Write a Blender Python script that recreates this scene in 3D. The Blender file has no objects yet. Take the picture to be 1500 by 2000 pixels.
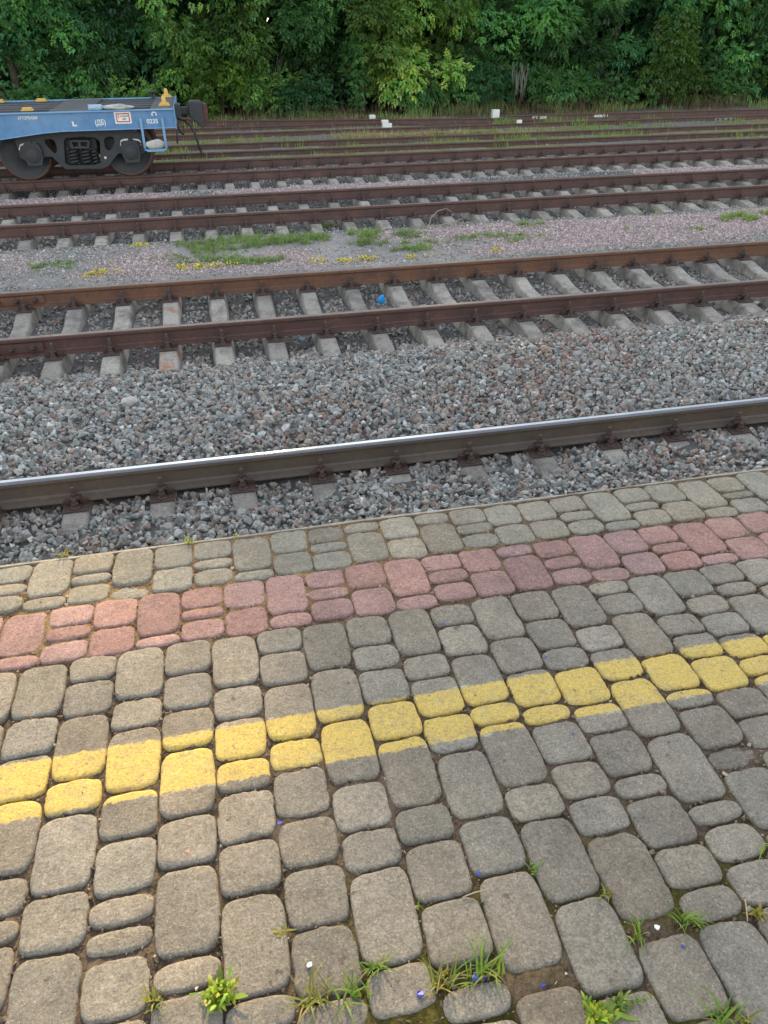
import bpy, bmesh, math
import numpy as np
from mathutils import Matrix, Vector
rng = np.random.default_rng(7)
R = math.radians
scene = bpy.context.scene
COL = scene.collection

# ------------------------------------------------------------------ camera
CAM = np.array([0.0, 0.0, 2.549])
CR = np.array([0.97702691, -0.21297882, -0.00764436])
CU = np.array([0.1236236, 0.53716791, 0.83436673])
CF = np.array([0.17359614, 0.81614377, -0.55115671])
FPX = 1452.7
cd = bpy.data.cameras.new("camera")
cam = bpy.data.objects.new("camera", cd)
COL.objects.link(cam)
cd.sensor_fit = 'VERTICAL'; cd.sensor_height = 36.0; cd.lens = 36.0 * FPX / 2000.0
cd.clip_start = 0.05; cd.clip_end = 2000
m = Matrix(((CR[0], CU[0], -CF[0], CAM[0]), (CR[1], CU[1], -CF[1], CAM[1]), (CR[2], CU[2], -CF[2], CAM[2]), (0, 0, 0, 1)))
cam.matrix_world = m
scene.camera = cam

# ------------------------------------------------------------------ light
SUN_EL, SUN_AZ = 22.0, 2.5          # azimuth measured from +Y towards +X
w = bpy.data.worlds.new("World"); scene.world = w; w.use_nodes = True
nt = w.node_tree
sky = nt.nodes.new('ShaderNodeTexSky'); sky.sky_type = 'NISHITA'; sky.sun_disc = False
sky.sun_elevation = R(SUN_EL); sky.sun_rotation = R(SUN_AZ)
sky.air_density = 1.3; sky.dust_density = 1.0; sky.ozone_density = 1.0
bg = nt.nodes['Background']; bg.inputs[1].default_value = 0.15
hs = nt.nodes.new('ShaderNodeHueSaturation'); hs.inputs['Saturation'].default_value = 0.42   # hazy summer sky
nt.links.new(sky.outputs[0], hs.inputs['Color']); nt.links.new(hs.outputs[0], bg.inputs[0])
sl = bpy.data.lights.new("sun", 'SUN'); sl.energy = 3.0; sl.angle = R(0.6); sl.color = (1.0, 0.73, 0.38)
so = bpy.data.objects.new("sun", sl); COL.objects.link(so)
sd = Vector((math.sin(R(SUN_AZ)) * math.cos(R(SUN_EL)), math.cos(R(SUN_AZ)) * math.cos(R(SUN_EL)), math.sin(R(SUN_EL))))
so.rotation_euler = (-sd).to_track_quat('-Z', 'Y').to_euler()
scene.view_settings.view_transform = 'Standard'; scene.view_settings.look = 'None'
scene.view_settings.exposure = 1.65; scene.view_settings.gamma = 1.0
scene.render.engine = 'CYCLES'
try:
    scene.cycles.use_denoising = True
    scene.cycles.max_bounces = 6; scene.cycles.diffuse_bounces = 3; scene.cycles.glossy_bounces = 3
    scene.cycles.transmission_bounces = 3; scene.cycles.transparent_max_bounces = 4
except Exception:
    pass

# ------------------------------------------------------------------ helpers
def at(px, py, z=0.0):
    """a pixel of the 1500x2000 photograph -> the point at height z that it shows"""
    d = CF + CR * ((px - 750) / FPX) - CU * ((py - 1000) / FPX)
    t = (z - CAM[2]) / d[2]
    return CAM + d * t

def project(P):
    d = P - CAM
    k = np.maximum(d @ CF, 1e-3)
    return 750 + FPX * (d @ CR) / k, 1000 - FPX * (d @ CU) / k, d @ CF

def in_view(P, mx=160, my=160):
    x, y, k = project(P)
    return (k > 0.1) & (x > -mx) & (x < 1500 + mx) & (y > -my) & (y < 2000 + my)

_lat = rng.random((256, 256))
def noise2(x, y, s=1.0, off=0):
    x = np.asarray(x, float) * s + 37.3 + off * 17.7; y = np.asarray(y, float) * s + 91.7 + off * 5.3
    i = np.floor(x).astype(int); j = np.floor(y).astype(int)
    fx = x - i; fy = y - j
    fx = fx * fx * (3 - 2 * fx); fy = fy * fy * (3 - 2 * fy)
    a = _lat[i % 256, j % 256]; b = _lat[(i + 1) % 256, j % 256]
    c = _lat[i % 256, (j + 1) % 256]; d = _lat[(i + 1) % 256, (j + 1) % 256]
    return (a * (1 - fx) + b * fx) * (1 - fy) + (c * (1 - fx) + d * fx) * fy
def fbm(x, y, s=1.0, o=4, off=0):
    t = 0; a = 0.5; n = 0
    for k in range(o):
        t = t + a * noise2(x, y, s * 2 ** k, off + k); n += a; a *= 0.5
    return t / n

def link(o, parent=None):
    COL.objects.link(o)
    if parent is not None: o.parent = parent
    return o

def np_mesh(name, V, faces, mats=(), mi=None, smooth=False, tint=None):
    """faces: list of int arrays (k,3)/(k,4); mi: material index per face; tint: (nverts,3)"""
    me = bpy.data.meshes.new(name)
    V = np.asarray(V, np.float32)
    me.vertices.add(len(V)); me.vertices.foreach_set("co", V.ravel())
    faces = [np.asarray(f, np.int32) for f in faces if len(f)]
    tot = np.concatenate([np.full(len(f), f.shape[1], np.int32) for f in faces])
    lv = np.concatenate([f.ravel() for f in faces])
    me.loops.add(len(lv)); me.loops.foreach_set("vertex_index", lv)
    me.polygons.add(len(tot))
    st = np.zeros(len(tot), np.int32); st[1:] = np.cumsum(tot)[:-1]
    me.polygons.foreach_set("loop_start", st); me.polygons.foreach_set("loop_total", tot)
    for mt in mats: me.materials.append(mt)
    if mi is not None: me.polygons.foreach_set("material_index", np.asarray(mi, np.int32))
    me.polygons.foreach_set("use_smooth", np.full(len(tot), bool(smooth)))
    if tint is not None:
        a = me.attributes.new("tint", 'FLOAT_COLOR', 'POINT')
        c = np.ones((len(V), 4), np.float32); c[:, :3] = tint
        a.data.foreach_set("color", c.ravel())
    me.update(); me.validate()
    return me

def obj(name, me, parent=None, **props):
    o = bpy.data.objects.new(name, me)
    for k, v in props.items(): o[k] = v
    return link(o, parent)

def thing(name, label, cat, loc=(0, 0, 0), group=None):
    o = bpy.data.objects.new(name, None); o.location = loc
    o.empty_display_size = 0.2
    tag(o, label, cat, group)
    return link(o)
def tag(o, label, cat, group=None):
    o["label"] = label; o["category"] = cat
    if group: o["group"] = group
    return o
def copy_tree(o, parent=None):
    c = o.copy(); COL.objects.link(c)
    if parent is not None: c.parent = parent
    for ch in list(o.children): copy_tree(ch, c)
    return c

class MB:
    """collects simple solids into ONE mesh"""
    def __init__(s): s.v = []; s.f = []; s.m = []; s.sm = []
    def add(s, V, F, mi=0, sm=False):
        b = len(s.v); s.v += [tuple(map(float, q)) for q in V]
        for f in F: s.f.append(tuple(i + b for i in f)); s.m.append(mi); s.sm.append(sm)
        return s
    def box(s, x0, x1, y0, y1, z0, z1, mi=0):
        V = [(x0, y0, z0), (x1, y0, z0), (x1, y1, z0), (x0, y1, z0), (x0, y0, z1), (x1, y0, z1), (x1, y1, z1), (x0, y1, z1)]
        return s.add(V, [(0, 3, 2, 1), (4, 5, 6, 7), (0, 1, 5, 4), (1, 2, 6, 5), (2, 3, 7, 6), (3, 0, 4, 7)], mi)
    def prism(s, poly, y0, y1, mi=0):
        """poly: (x,z) outline counter-clockwise seen from -Y; extruded from y0 to y1"""
        n = len(poly)
        V = [(x, y0, z) for x, z in poly] + [(x, y1, z) for x, z in poly]
        F = [tuple(range(n)), tuple(range(2 * n - 1, n - 1, -1))]
        F += [(i, i + n, (i + 1) % n + n, (i + 1) % n) for i in range(n)]
        return s.add(V, F, mi)
    def tube(s, pts, r, n=8, mi=0, sm=True, cap=True):
        pts = [Vector(q) for q in pts]; rs = r if isinstance(r, (list, tuple)) else [r] * len(pts)
        V = []; up = Vector((0, 0, 1))
        prev = None
        for i, q in enumerate(pts):
            d = (pts[min(i + 1, len(pts) - 1)] - pts[max(i - 1, 0)]).normalized()
            a = prev if prev is not None else (up if abs(d.z) < 0.9 else Vector((1, 0, 0)))
            a = (a - d * a.dot(d)).normalized(); b = d.cross(a); prev = a
            for k in range(n):
                t = 2 * math.pi * k / n
                V.append(q + (a * math.cos(t) + b * math.sin(t)) * rs[i])
        F = []
        for i in range(len(pts) - 1):
            for k in range(n):
                F.append((i * n + k, i * n + (k + 1) % n, (i + 1) * n + (k + 1) % n, (i + 1) * n + k))
        s.add(V, F, mi, sm)
        if cap:
            b = len(s.v) - len(V)
            s.f.append(tuple(b + k for k in range(n - 1, -1, -1))); s.m.append(mi); s.sm.append(False)
            e = b + (len(pts) - 1) * n
            s.f.append(tuple(e + k for k in range(n))); s.m.append(mi); s.sm.append(False)
        return s
    def lathe(s, prof, c, axis='z', n=24, mi=0, sm=True):
        """prof: (radius, height) pairs along the axis from c"""
        V = []
        for r_, h in prof:
            for k in range(n):
                t = 2 * math.pi * k / n; a, b = r_ * math.cos(t), r_ * math.sin(t)
                V.append((c[0] + a, c[1] + b, c[2] + h) if axis == 'z' else (c[0] + a, c[1] + h, c[2] + b))
        F = []
        for i in range(len(prof) - 1):
            for k in range(n):
                q = (i * n + k, i * n + (k + 1) % n, (i + 1) * n + (k + 1) % n, (i + 1) * n + k)
                F.append(q if axis == 'z' else q[::-1])
        return s.add(V, F, mi, sm)
    def mesh(s, name, mats, bevel=0):
        me = bpy.data.meshes.new(name)
        me.from_pydata(s.v, [], s.f)
        for mt in mats: me.materials.append(mt)
        me.polygons.foreach_set("material_index", s.m)
        me.polygons.foreach_set("use_smooth", s.sm)
        if bevel:
            bm = bmesh.new(); bm.from_mesh(me)
            bmesh.ops.remove_doubles(bm, verts=bm.verts, dist=1e-5)
            eds = [e for e in bm.edges if len(e.link_faces) == 2 and e.calc_face_angle(0) > 0.5]
            bmesh.ops.bevel(bm, geom=eds, offset=bevel, segments=1, profile=0.5, affect='EDGES', clamp_overlap=True)
            bm.to_mesh(me); bm.free()
        me.update()
        return me

# ------------------------------------------------------------------ materials
def mat(name):
    mt = bpy.data.materials.new(name); mt.use_nodes = True
    nt = mt.node_tree; b = nt.nodes['Principled BSDF']
    return mt, nt, b
def N(nt, t, **kw):
    n = nt.nodes.new(t)
    for k, v in kw.items():
        if k.startswith('i_'):
            n.inputs[k[2:]].default_value = v
        else: setattr(n, k, v)
    return n
def noise_tex(nt, scale, detail=4, rough=0.6, coord='Object', vec=None):
    n = N(nt, 'ShaderNodeTexNoise'); n.inputs['Scale'].default_value = scale
    n.inputs['Detail'].default_value = detail; n.inputs['Roughness'].default_value = rough
    if vec is None:
        tc = N(nt, 'ShaderNodeTexCoord'); vec = tc.outputs[coord]
    nt.links.new(vec, n.inputs['Vector'])
    return n
def ramp(nt, src, stops, interp='LINEAR'):
    r_ = N(nt, 'ShaderNodeValToRGB'); r_.color_ramp.interpolation = interp
    el = r_.color_ramp.elements
    while len(el) < len(stops): el.new(0.5)
    for e, (p_, c) in zip(el, stops):
        e.position = p_; e.color = (c if len(c) == 4 else (*c, 1)) if hasattr(c, '__len__') else (c, c, c, 1)
    nt.links.new(src, r_.inputs[0]); return r_
def mix(nt, a, b, fac, mode='MIX'):
    n = N(nt, 'ShaderNodeMix', data_type='RGBA', blend_type=mode)
    for s, v in ((6, a), (7, b), (0, fac)):
        if hasattr(v, 'links') or hasattr(v, 'is_linked'): nt.links.new(v, n.inputs[s])
        else: n.inputs[s].default_value = (v if not hasattr(v, '__len__') else (*v, 1)) if s else v
    return n.outputs[2]
def mth(nt, op, a, b=None, c=None, clamp=False):
    n = N(nt, 'ShaderNodeMath', operation=op, use_clamp=clamp)
    for i, v in enumerate((a, b, c)):
        if v is None: continue
        if hasattr(v, 'is_linked'): nt.links.new(v, n.inputs[i])
        else: n.inputs[i].default_value = v
    return n.outputs[0]
def bump(nt, b, h, strength=0.5, dist=0.01, prev=None):
    n = N(nt, 'ShaderNodeBump'); n.inputs['Strength'].default_value = strength; n.inputs['Distance'].default_value = dist
    nt.links.new(h, n.inputs['Height'])
    if prev is not None: nt.links.new(prev, n.inputs['Normal'])
    nt.links.new(n.outputs[0], b.inputs['Normal']); return n.outputs[0]

def simple(name, col, rough=0.7, metal=0.0, nscale=40, namp=0.35, bstr=0.3, bdist=0.004, dirt=None, dscale=3.0, spec=0.5, coord='Object', dlo=0.45, dhi=0.7, dirt2=None, d2scale=20, d2lo=0.6, d2hi=0.66):
    """one colour broken by two scales of noise, plus an optional second colour in patches"""
    mt, nt, b = mat(name)
    n1 = noise_tex(nt, nscale, 5, 0.65, coord)
    v = ramp(nt, n1.outputs[0], [(0.25, 1 - namp), (0.75, 1 + namp)])
    c = mix(nt, col, v.outputs[0], 1.0, 'MULTIPLY')
    if dirt is not None:
        n2 = noise_tex(nt, dscale, 6, 0.7, coord)
        f = ramp(nt, n2.outputs[0], [(dlo, 0.0), (dhi, 1.0)])
        c = mix(nt, c, dirt, f.outputs[0])
    if dirt2 is not None:
        n3 = noise_tex(nt, d2scale, 7, 0.8, coord)
        c = mix(nt, c, dirt2, ramp(nt, n3.outputs[0], [(d2lo, 0.0), (d2hi, 0.9)]).outputs[0])
    nt.links.new(c, b.inputs['Base Color'])
    b.inputs['Roughness'].default_value = rough; b.inputs['Metallic'].default_value = metal
    b.inputs['Specular IOR Level'].default_value = spec
    if bstr: bump(nt, b, n1.outputs[0], bstr, bdist)
    return mt

def tinted(name, nscale=60, namp=0.4, rough=0.85, bstr=0.4, bdist=0.006, spec=0.3):
    mt, nt, b = mat(name)
    a = N(nt, 'ShaderNodeAttribute', attribute_name='tint')
    n1 = noise_tex(nt, nscale, 4, 0.7)
    v = ramp(nt, n1.outputs[0], [(0.25, 1 - namp), (0.75, 1 + namp)])
    c = mix(nt, a.outputs[0], v.outputs[0], 1.0, 'MULTIPLY')
    nt.links.new(c, b.inputs['Base Color'])
    b.inputs['Roughness'].default_value = rough; b.inputs['Specular IOR Level'].default_value = spec
    if bstr: bump(nt, b, n1.outputs[0], bstr, bdist)
    return mt

def leaf_mat(name, trans=0.35, rough=0.5):
    mt, nt, b = mat(name)
    a = N(nt, 'ShaderNodeAttribute', attribute_name='tint')
    nt.links.new(a.outputs[0], b.inputs['Base Color']); b.inputs['Roughness'].default_value = rough
    b.inputs['Specular IOR Level'].default_value = 0.35
    t = N(nt, 'ShaderNodeBsdfTranslucent')
    tc = mix(nt, a.outputs[0], (1.25, 1.25, 0.5), 1.0, 'MULTIPLY'); nt.links.new(tc, t.inputs[0])
    mx = N(nt, 'ShaderNodeMixShader'); mx.inputs[0].default_value = trans
    nt.links.new(b.outputs[0], mx.inputs[1]); nt.links.new(t.outputs[0], mx.inputs[2])
    nt.links.new(mx.outputs[0], nt.nodes['Material Output'].inputs[0])
    return mt

M = {}
M['stone'] = tinted('crushed_stone', 55, 0.38, 0.85, 0.5, 0.006)
M['crumb'] = tinted('soil_crumb', 300, 0.3, 0.95, 0.3, 0.002, 0.1)
M['leaf'] = leaf_mat('leaf')
M['grass'] = leaf_mat('grass_blade', 0.3, 0.55)
M['ground'] = tinted('ground_soil', 30, 0.45, 0.95, 0.8, 0.02, 0.1)
M['rust'] = simple('rusty_steel', (0.105, 0.052, 0.041), 0.62, 0.0, 30, 0.3, 0.25, 0.003, (0.06, 0.036, 0.032), 2.0, dirt2=(0.19, 0.105, 0.07), d2scale=5, d2lo=0.56, d2hi=0.75)
M['rust_orange'] = simple('orange_rust', (0.165, 0.078, 0.042), 0.7, 0.0, 30, 0.35, 0.3, 0.003, (0.095, 0.05, 0.036), 2.0)
M['railside'] = simple('brown_rail_side', (0.135, 0.105, 0.082), 0.55, 0.0, 25, 0.25, 0.2, 0.003, (0.1, 0.082, 0.067), 1.5, dirt2=(0.16, 0.105, 0.07), d2scale=6, d2lo=0.55, d2hi=0.75)
def polished(name, col, rough, metal):
    mt, nt, b = mat(name)
    n1 = noise_tex(nt, 3, 4, 0.6)
    c = mix(nt, col, ramp(nt, n1.outputs[0], [(0.3, 0.8), (0.7, 1.1)]).outputs[0], 1.0, 'MULTIPLY')
    nt.links.new(c, b.inputs['Base Color']); b.inputs['Metallic'].default_value = metal; b.inputs['Roughness'].default_value = rough
    return mt
M['polish'] = polished('polished_rail_head', (0.19, 0.217, 0.25), 0.2, 1.0)
M['halfpolish'] = polished('worn_rail_head', (0.16, 0.135, 0.12), 0.42, 0.7)
M['dulltop'] = simple('dull_rail_head', (0.135, 0.085, 0.062), 0.5, 0.2, 30, 0.3, 0.1, 0.002)
M['fast'] = simple('fastening_steel', (0.066, 0.042, 0.036), 0.65, 0.0, 60, 0.4, 0.5, 0.003, (0.085, 0.042, 0.028), 8.0)
def sleeper_mat():
    mt, nt, b = mat('sleeper_concrete')
    oi = N(nt, 'ShaderNodeObjectInfo')
    tc = N(nt, 'ShaderNodeTexCoord')
    off = N(nt, 'ShaderNodeVectorMath', operation='MULTIPLY_ADD')
    nt.links.new(oi.outputs['Random'], off.inputs[0]); off.inputs[1].default_value = (40, 23, 11); nt.links.new(tc.outputs['Object'], off.inputs[2])
    n1 = noise_tex(nt, 60, 5, 0.7, vec=off.outputs[0]); n2 = noise_tex(nt, 5, 6, 0.7, vec=off.outputs[0])
    base = mix(nt, (0.39, 0.355, 0.305), (0.25, 0.228, 0.2), oi.outputs['Random'])
    c = mix(nt, base, ramp(nt, n1.outputs[0], [(0.25, 0.5), (0.75, 1.35)]).outputs[0], 1.0, 'MULTIPLY')
    c = mix(nt, c, (0.085, 0.072, 0.06), ramp(nt, n2.outputs[0], [(0.43, 0.0), (0.68, 0.85)]).outputs[0])
    nt.links.new(c, b.inputs['Base Color']); b.inputs['Roughness'].default_value = 0.9
    bump(nt, b, n1.outputs[0], 0.45, 0.006); return mt
M['sleeper'] = sleeper_mat()
M['sleeper_rust'] = simple('rust_stained_concrete', (0.32, 0.3, 0.27), 0.9, 0, 60, 0.3, 0.4, 0.006, (0.3, 0.12, 0.05), 4.0, dlo=0.48, dhi=0.62)
M['edge'] = simple('edge_concrete', (0.34, 0.29, 0.22), 0.9, 0, 60, 0.3, 0.4, 0.004, (0.14, 0.11, 0.08), 6.0)
M['concrete'] = simple('plain_concrete', (0.27, 0.26, 0.24), 0.9, 0, 40, 0.3, 0.4, 0.006, (0.13, 0.12, 0.1), 2.0)

def paver_mat():
    mt, nt, b = mat('paver_concrete')
    a = N(nt, 'ShaderNodeAttribute', attribute_name='tint')
    tc = N(nt, 'ShaderNodeTexCoord')
    fine = noise_tex(nt, 190, 5, 0.85); mid = noise_tex(nt, 75, 6, 0.75); big = noise_tex(nt, 9, 5, 0.65)
    c = mix(nt, a.outputs[0], ramp(nt, fine.outputs[0], [(0.32, 0.5), (0.5, 1.0), (0.68, 1.5)]).outputs[0], 1.0, 'MULTIPLY')
    c = mix(nt, c, ramp(nt, mid.outputs[0], [(0.3, 0.68), (0.7, 1.28)]).outputs[0], 1.0, 'MULTIPLY')
    c = mix(nt, c, ramp(nt, big.outputs[0], [(0.3, 0.82), (0.7, 1.14)]).outputs[0], 1.0, 'MULTIPLY')
    # pale grains and dark pits
    vo = N(nt, 'ShaderNodeTexVoronoi'); vo.inputs['Scale'].default_value = 150
    wv = N(nt, 'ShaderNodeVectorMath', operation='MULTIPLY_ADD'); nt.links.new(fine.outputs['Color'], wv.inputs[0]); wv.inputs[1].default_value = (0.009, 0.009, 0.009); nt.links.new(tc.outputs['Object'], wv.inputs[2]); nt.links.new(wv.outputs[0], vo.inputs['Vector'])
    pit = ramp(nt, vo.outputs['Distance'], [(0.10, 1.0), (0.34, 0.0)])
    vs0 = N(nt, 'ShaderNodeSeparateColor'); nt.links.new(vo.outputs['Color'], vs0.inputs[0])
    sel = ramp(nt, mth(nt, 'ADD', vs0.outputs[1], mth(nt, 'MULTIPLY', big.outputs[0], 0.9)), [(1.03, 0.0), (1.34, 1.0)])
    pitf = mth(nt, 'MULTIPLY', pit.outputs[0], sel.outputs[0])
    vs = N(nt, 'ShaderNodeSeparateColor'); nt.links.new(vo.outputs['Color'], vs.inputs[0])
    grain = mth(nt, 'MULTIPLY', ramp(nt, vo.outputs['Distance'], [(0.14, 1.0), (0.26, 0.0)]).outputs[0], mth(nt, 'LESS_THAN', vs.outputs[0], 0.16))
    # yellow line, brushed across the blocks
    sp = N(nt, 'ShaderNodeSeparateXYZ'); nt.links.new(tc.outputs['Object'], sp.inputs[0])
    wob = mth(nt, 'MULTIPLY', mth(nt, 'SUBTRACT', mid.outputs[0], 0.5), 0.022)
    y = mth(nt, 'ADD', sp.outputs['Y'], wob)
    lo = N(nt, 'ShaderNodeMapRange'); lo.inputs[1].default_value = 1.124; lo.inputs[2].default_value = 1.142; nt.links.new(y, lo.inputs[0])
    hi = N(nt, 'ShaderNodeMapRange'); hi.inputs[1].default_value = 1.284; hi.inputs[2].default_value = 1.302
    hi.inputs[3].default_value = 1.0; hi.inputs[4].default_value = 0.0; nt.links.new(y, hi.inputs[0])
    band = mth(nt, 'MULTIPLY', lo.outputs[0], hi.outputs[0])
    rag = N(nt, 'ShaderNodeMapRange'); rag.inputs[1].default_value = -0.03; rag.inputs[2].default_value = 0.03
    nt.links.new(mth(nt, 'SUBTRACT', band, ramp(nt, noise_tex(nt, 95, 6, 0.8).outputs[0], [(0.3, 0.12), (0.7, 0.88)]).outputs[0]), rag.inputs[0]); band = rag.outputs[0]
    chip = ramp(nt, noise_tex(nt, 110, 6, 0.8).outputs[0], [(0.36, 0.0), (0.45, 1.0)])
    paint = mth(nt, 'MULTIPLY', band, chip.outputs[0])
    yel = mix(nt, (0.69, 0.50, 0.13), (0.50, 0.36, 0.11), ramp(nt, mid.outputs[0], [(0.35, 0.0), (0.75, 1.0)]).outputs[0])
    yel = mix(nt, yel, ramp(nt, fine.outputs[0], [(0.3, 0.55), (0.6, 1.1)]).outputs[0], 1.0, 'MULTIPLY')
    c = mix(nt, c, (0.45, 0.43, 0.39), mth(nt, 'MULTIPLY', grain, 0.75))
    lo2 = N(nt, 'ShaderNodeMapRange'); lo2.inputs[1].default_value = 1.124; lo2.inputs[2].default_value = 1.130; nt.links.new(y, lo2.inputs[0])
    hi2 = N(nt, 'ShaderNodeMapRange'); hi2.inputs[1].default_value = 1.297; hi2.inputs[2].default_value = 1.302; hi2.inputs[3].default_value = 1.0; hi2.inputs[4].default_value = 0.0; nt.links.new(y, hi2.inputs[0])
    old = mth(nt, 'MULTIPLY', mth(nt, 'MULTIPLY', lo2.outputs[0], hi2.outputs[0]), ramp(nt, noise_tex(nt, 45, 5, 0.75).outputs[0], [(0.54, 0.0), (0.6, 0.8)]).outputs[0])
    c = mix(nt, c, (0.5, 0.47, 0.36), old)      # remains of an older, paler line
    worn = ramp(nt, noise_tex(nt, 16, 6, 0.75).outputs[0], [(0.3, 0.6), (0.5, 1.0)])
    c = mix(nt, c, yel, mth(nt, 'MULTIPLY', paint, worn.outputs[0]))
    stain = ramp(nt, noise_tex(nt, 5, 7, 0.8).outputs[0], [(0.56, 0.0), (0.8, 0.4)])
    c = mix(nt, c, (0.09, 0.075, 0.06), stain.outputs[0])
    spot = ramp(nt, noise_tex(nt, 34, 3, 0.5).outputs[0], [(0.70, 0.0), (0.74, 0.6)])
    c = mix(nt, c, (0.07, 0.058, 0.048), spot.outputs[0])
    c = mix(nt, c, (0.05, 0.042, 0.035), mth(nt, 'MULTIPLY', pitf, 0.75))
    nt.links.new(c, b.inputs['Base Color']); b.inputs['Roughness'].default_value = 0.88
    b.inputs['Specular IOR Level'].default_value = 0.3
    h = mth(nt, 'SUBTRACT', mth(nt, 'ADD', mth(nt, 'MULTIPLY', fine.outputs[0], 0.55), mid.outputs[0]), mth(nt, 'MULTIPLY', pitf, 0.9))
    bump(nt, b, h, 1.0, 0.0045)
    return mt
M['paver'] = paver_mat()
def soil_mat():
    mt, nt, b = mat('joint_soil')
    n1 = noise_tex(nt, 120, 6, 0.75); n2 = noise_tex(nt, 3.5, 5, 0.6)
    a = N(nt, 'ShaderNodeAttribute', attribute_name='tint')
    c = mix(nt, a.outputs[0], ramp(nt, n1.outputs[0], [(0.3, 0.45), (0.7, 1.5)]).outputs[0], 1.0, 'MULTIPLY')
    nt.links.new(c, b.inputs['Base Color']); b.inputs['Roughness'].default_value = 1.0; b.inputs['Specular IOR Level'].default_value = 0.1
    bump(nt, b, n1.outputs[0], 1.0, 0.008); return mt
M['soil'] = soil_mat()

# ------------------------------------------------------------------ platform
PLAT = 1.1
# paving columns across the platform: (column centre X, joints from the edge towards the viewer)
COL_L =[ (-0.582,[1.619,1.431,1.310,1.187,1.003,0.914,0.858]),
 (-0.473,[1.626,1.533,1.412,1.219,1.127,0.943,0.825]),
 (-0.348,[1.629,1.440,1.342,1.158,1.039,0.913,0.848,0.794,0.680]),
 (-0.221,[1.628,1.502,1.377,1.253,1.062,0.946,0.763,0.702]),
 (-0.098,[1.619,1.429,1.317,1.192,1.103,0.977,0.858,0.668]),
 (0.031,[1.627,1.527,1.406,1.224,1.135,1.007,0.891,0.764,0.637]),
 (0.155,[1.622,1.436,1.255,1.069,0.947,0.854,0.666,0.579]),
 (0.280,[1.621,1.500,1.408,1.285,1.169,0.980,0.889,0.763,0.637]),
 (0.402,[1.623,1.434,1.345,1.218,1.102,0.921,0.791,0.599]),
 (0.527,[1.616,1.526,1.406,1.228,1.159,0.977,0.888,0.707,0.532]),
 (0.656,[1.624,1.442,1.313,1.194,1.133,1.014,0.918,0.826,0.638,0.462]),
 (0.786,[1.621,1.498,1.376,1.292,1.169,1.077,0.952,0.890,0.768,0.678,0.609]),
 (0.914,[1.619,1.441,1.340,1.227,1.040,0.850,0.794,0.708]),
 (1.044,[1.621,1.555,1.467,1.290,1.162,1.100,0.977,0.913,0.757]),
 (1.167,[1.617,1.435,1.346,1.255,1.135,1.043]),
 (1.288,[1.616,1.493,1.408,1.319,1.230,1.162]),
 (1.423,[1.620,1.526,1.466,1.301]) ]
COL_R =[ (-0.680,[1.856,1.675,1.619]),
 (-0.557,[1.863,1.769,1.707,1.621]),
 (-0.434,[1.868,1.737,1.617]),
 (-0.304,[1.866,1.673,1.623]),
 (-0.180,[1.866,1.764,1.716,1.627]),
 (-0.056,[1.867,1.738,1.618]),
 (0.076,[1.871,1.685,1.623]),
 (0.197,[1.867,1.777,1.722,1.631]),
 (0.326,[1.870,1.747,1.621]),
 (0.449,[1.869,1.685,1.614]),
 (0.574,[1.868,1.780,1.718,1.633]),
 (0.701,[1.867,1.747,1.626]),
 (0.829,[1.861,1.801,1.626]),
 (0.948,[1.857,1.768,1.704,1.624]),
 (1.079,[1.859,1.680,1.611]),
 (1.203,[1.857,1.731,1.619]),
 (1.328,[1.860,1.759,1.704,1.617]),
 (1.463,[1.850,1.671,1.614]),
 (1.568,[1.856,1.732,1.614]) ]
COL_T =[ (-0.755,[2.113,2.016,1.955,1.870]),
 (-0.648,[2.113,1.924,1.859]),
 (-0.520,[2.113,2.013,1.959,1.863]),
 (-0.394,[2.111,1.927,1.856]),
 (-0.266,[2.110,1.982,1.864]),
 (-0.141,[2.108,2.005,1.952,1.866]),
 (-0.021,[2.101,1.914,1.861]),
 (0.110,[2.107,1.983,1.867]),
 (0.233,[2.106,2.013,1.958,1.865]),
 (0.361,[2.103,2.041,1.873]),
 (0.487,[2.105,1.978,1.862]),
 (0.607,[2.106,2.035,1.868]),
 (0.731,[2.107,2.008,1.951,1.869]),
 (0.855,[2.101,1.979,1.864]),
 (0.987,[2.100,1.976,1.866]),
 (1.109,[2.102,2.004,1.946,1.864]),
 (1.234,[2.104,1.914,1.858]),
 (1.367,[2.104,2.008,1.953,1.864]),
 (1.490,[2.106,1.981,1.861]),
 (1.620,[2.100,1.915,1.851]),
 (1.747,[2.098,1.997,1.949,1.857]) ]
PITCH = 0.127
def split(total, last=None):
    out = []
    while total > 0.045:
        l = rng.choice([0.18, 0.12, 0.09, 0.06], p=[0.3, 0.33, 0.22, 0.15])
        l = min(l, total) if total - l > 0.04 or total < l else total
        out.append(l); total -= l
    return out
def extend(cols, lo, hi, ytop, ybot, parts):
    fit = np.polyfit(np.arange(len(cols)), [c_[0] for c_ in cols], 1)
    cols = [(float(np.polyval(fit, i)), list(j)) for i, (x, j) in enumerate(cols)]
    x = cols[0][0] - PITCH
    def fresh():
        j = [ytop]
        if parts is not None:
            for l in parts[rng.integers(len(parts))]: j.append(j[-1] - l * (ytop - ybot) / sum(parts[0]))
        return j
    while x > lo: cols.insert(0, (x, fresh())); x -= PITCH
    x = cols[-1][0] + PITCH
    while x < hi: cols.append((x, fresh())); x += PITCH
    return cols
P3 = [(0.09, 0.06, 0.09), (0.18, 0.06), (0.12, 0.12), (0.06, 0.18)]
top_cols = extend(COL_T, -2.6, 3.6, 2.105, 1.862, P3)
red_cols = extend(COL_R, -2.6, 3.6, 1.862, 1.619, P3)
low_cols = extend(COL_L, -2.6, 3.6, 1.619, -0.7, None)
for x, j in low_cols:
    rest = j[-1] + 0.7
    for l in split(rest): j.append(j[-1] - l - 0.004)
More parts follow.
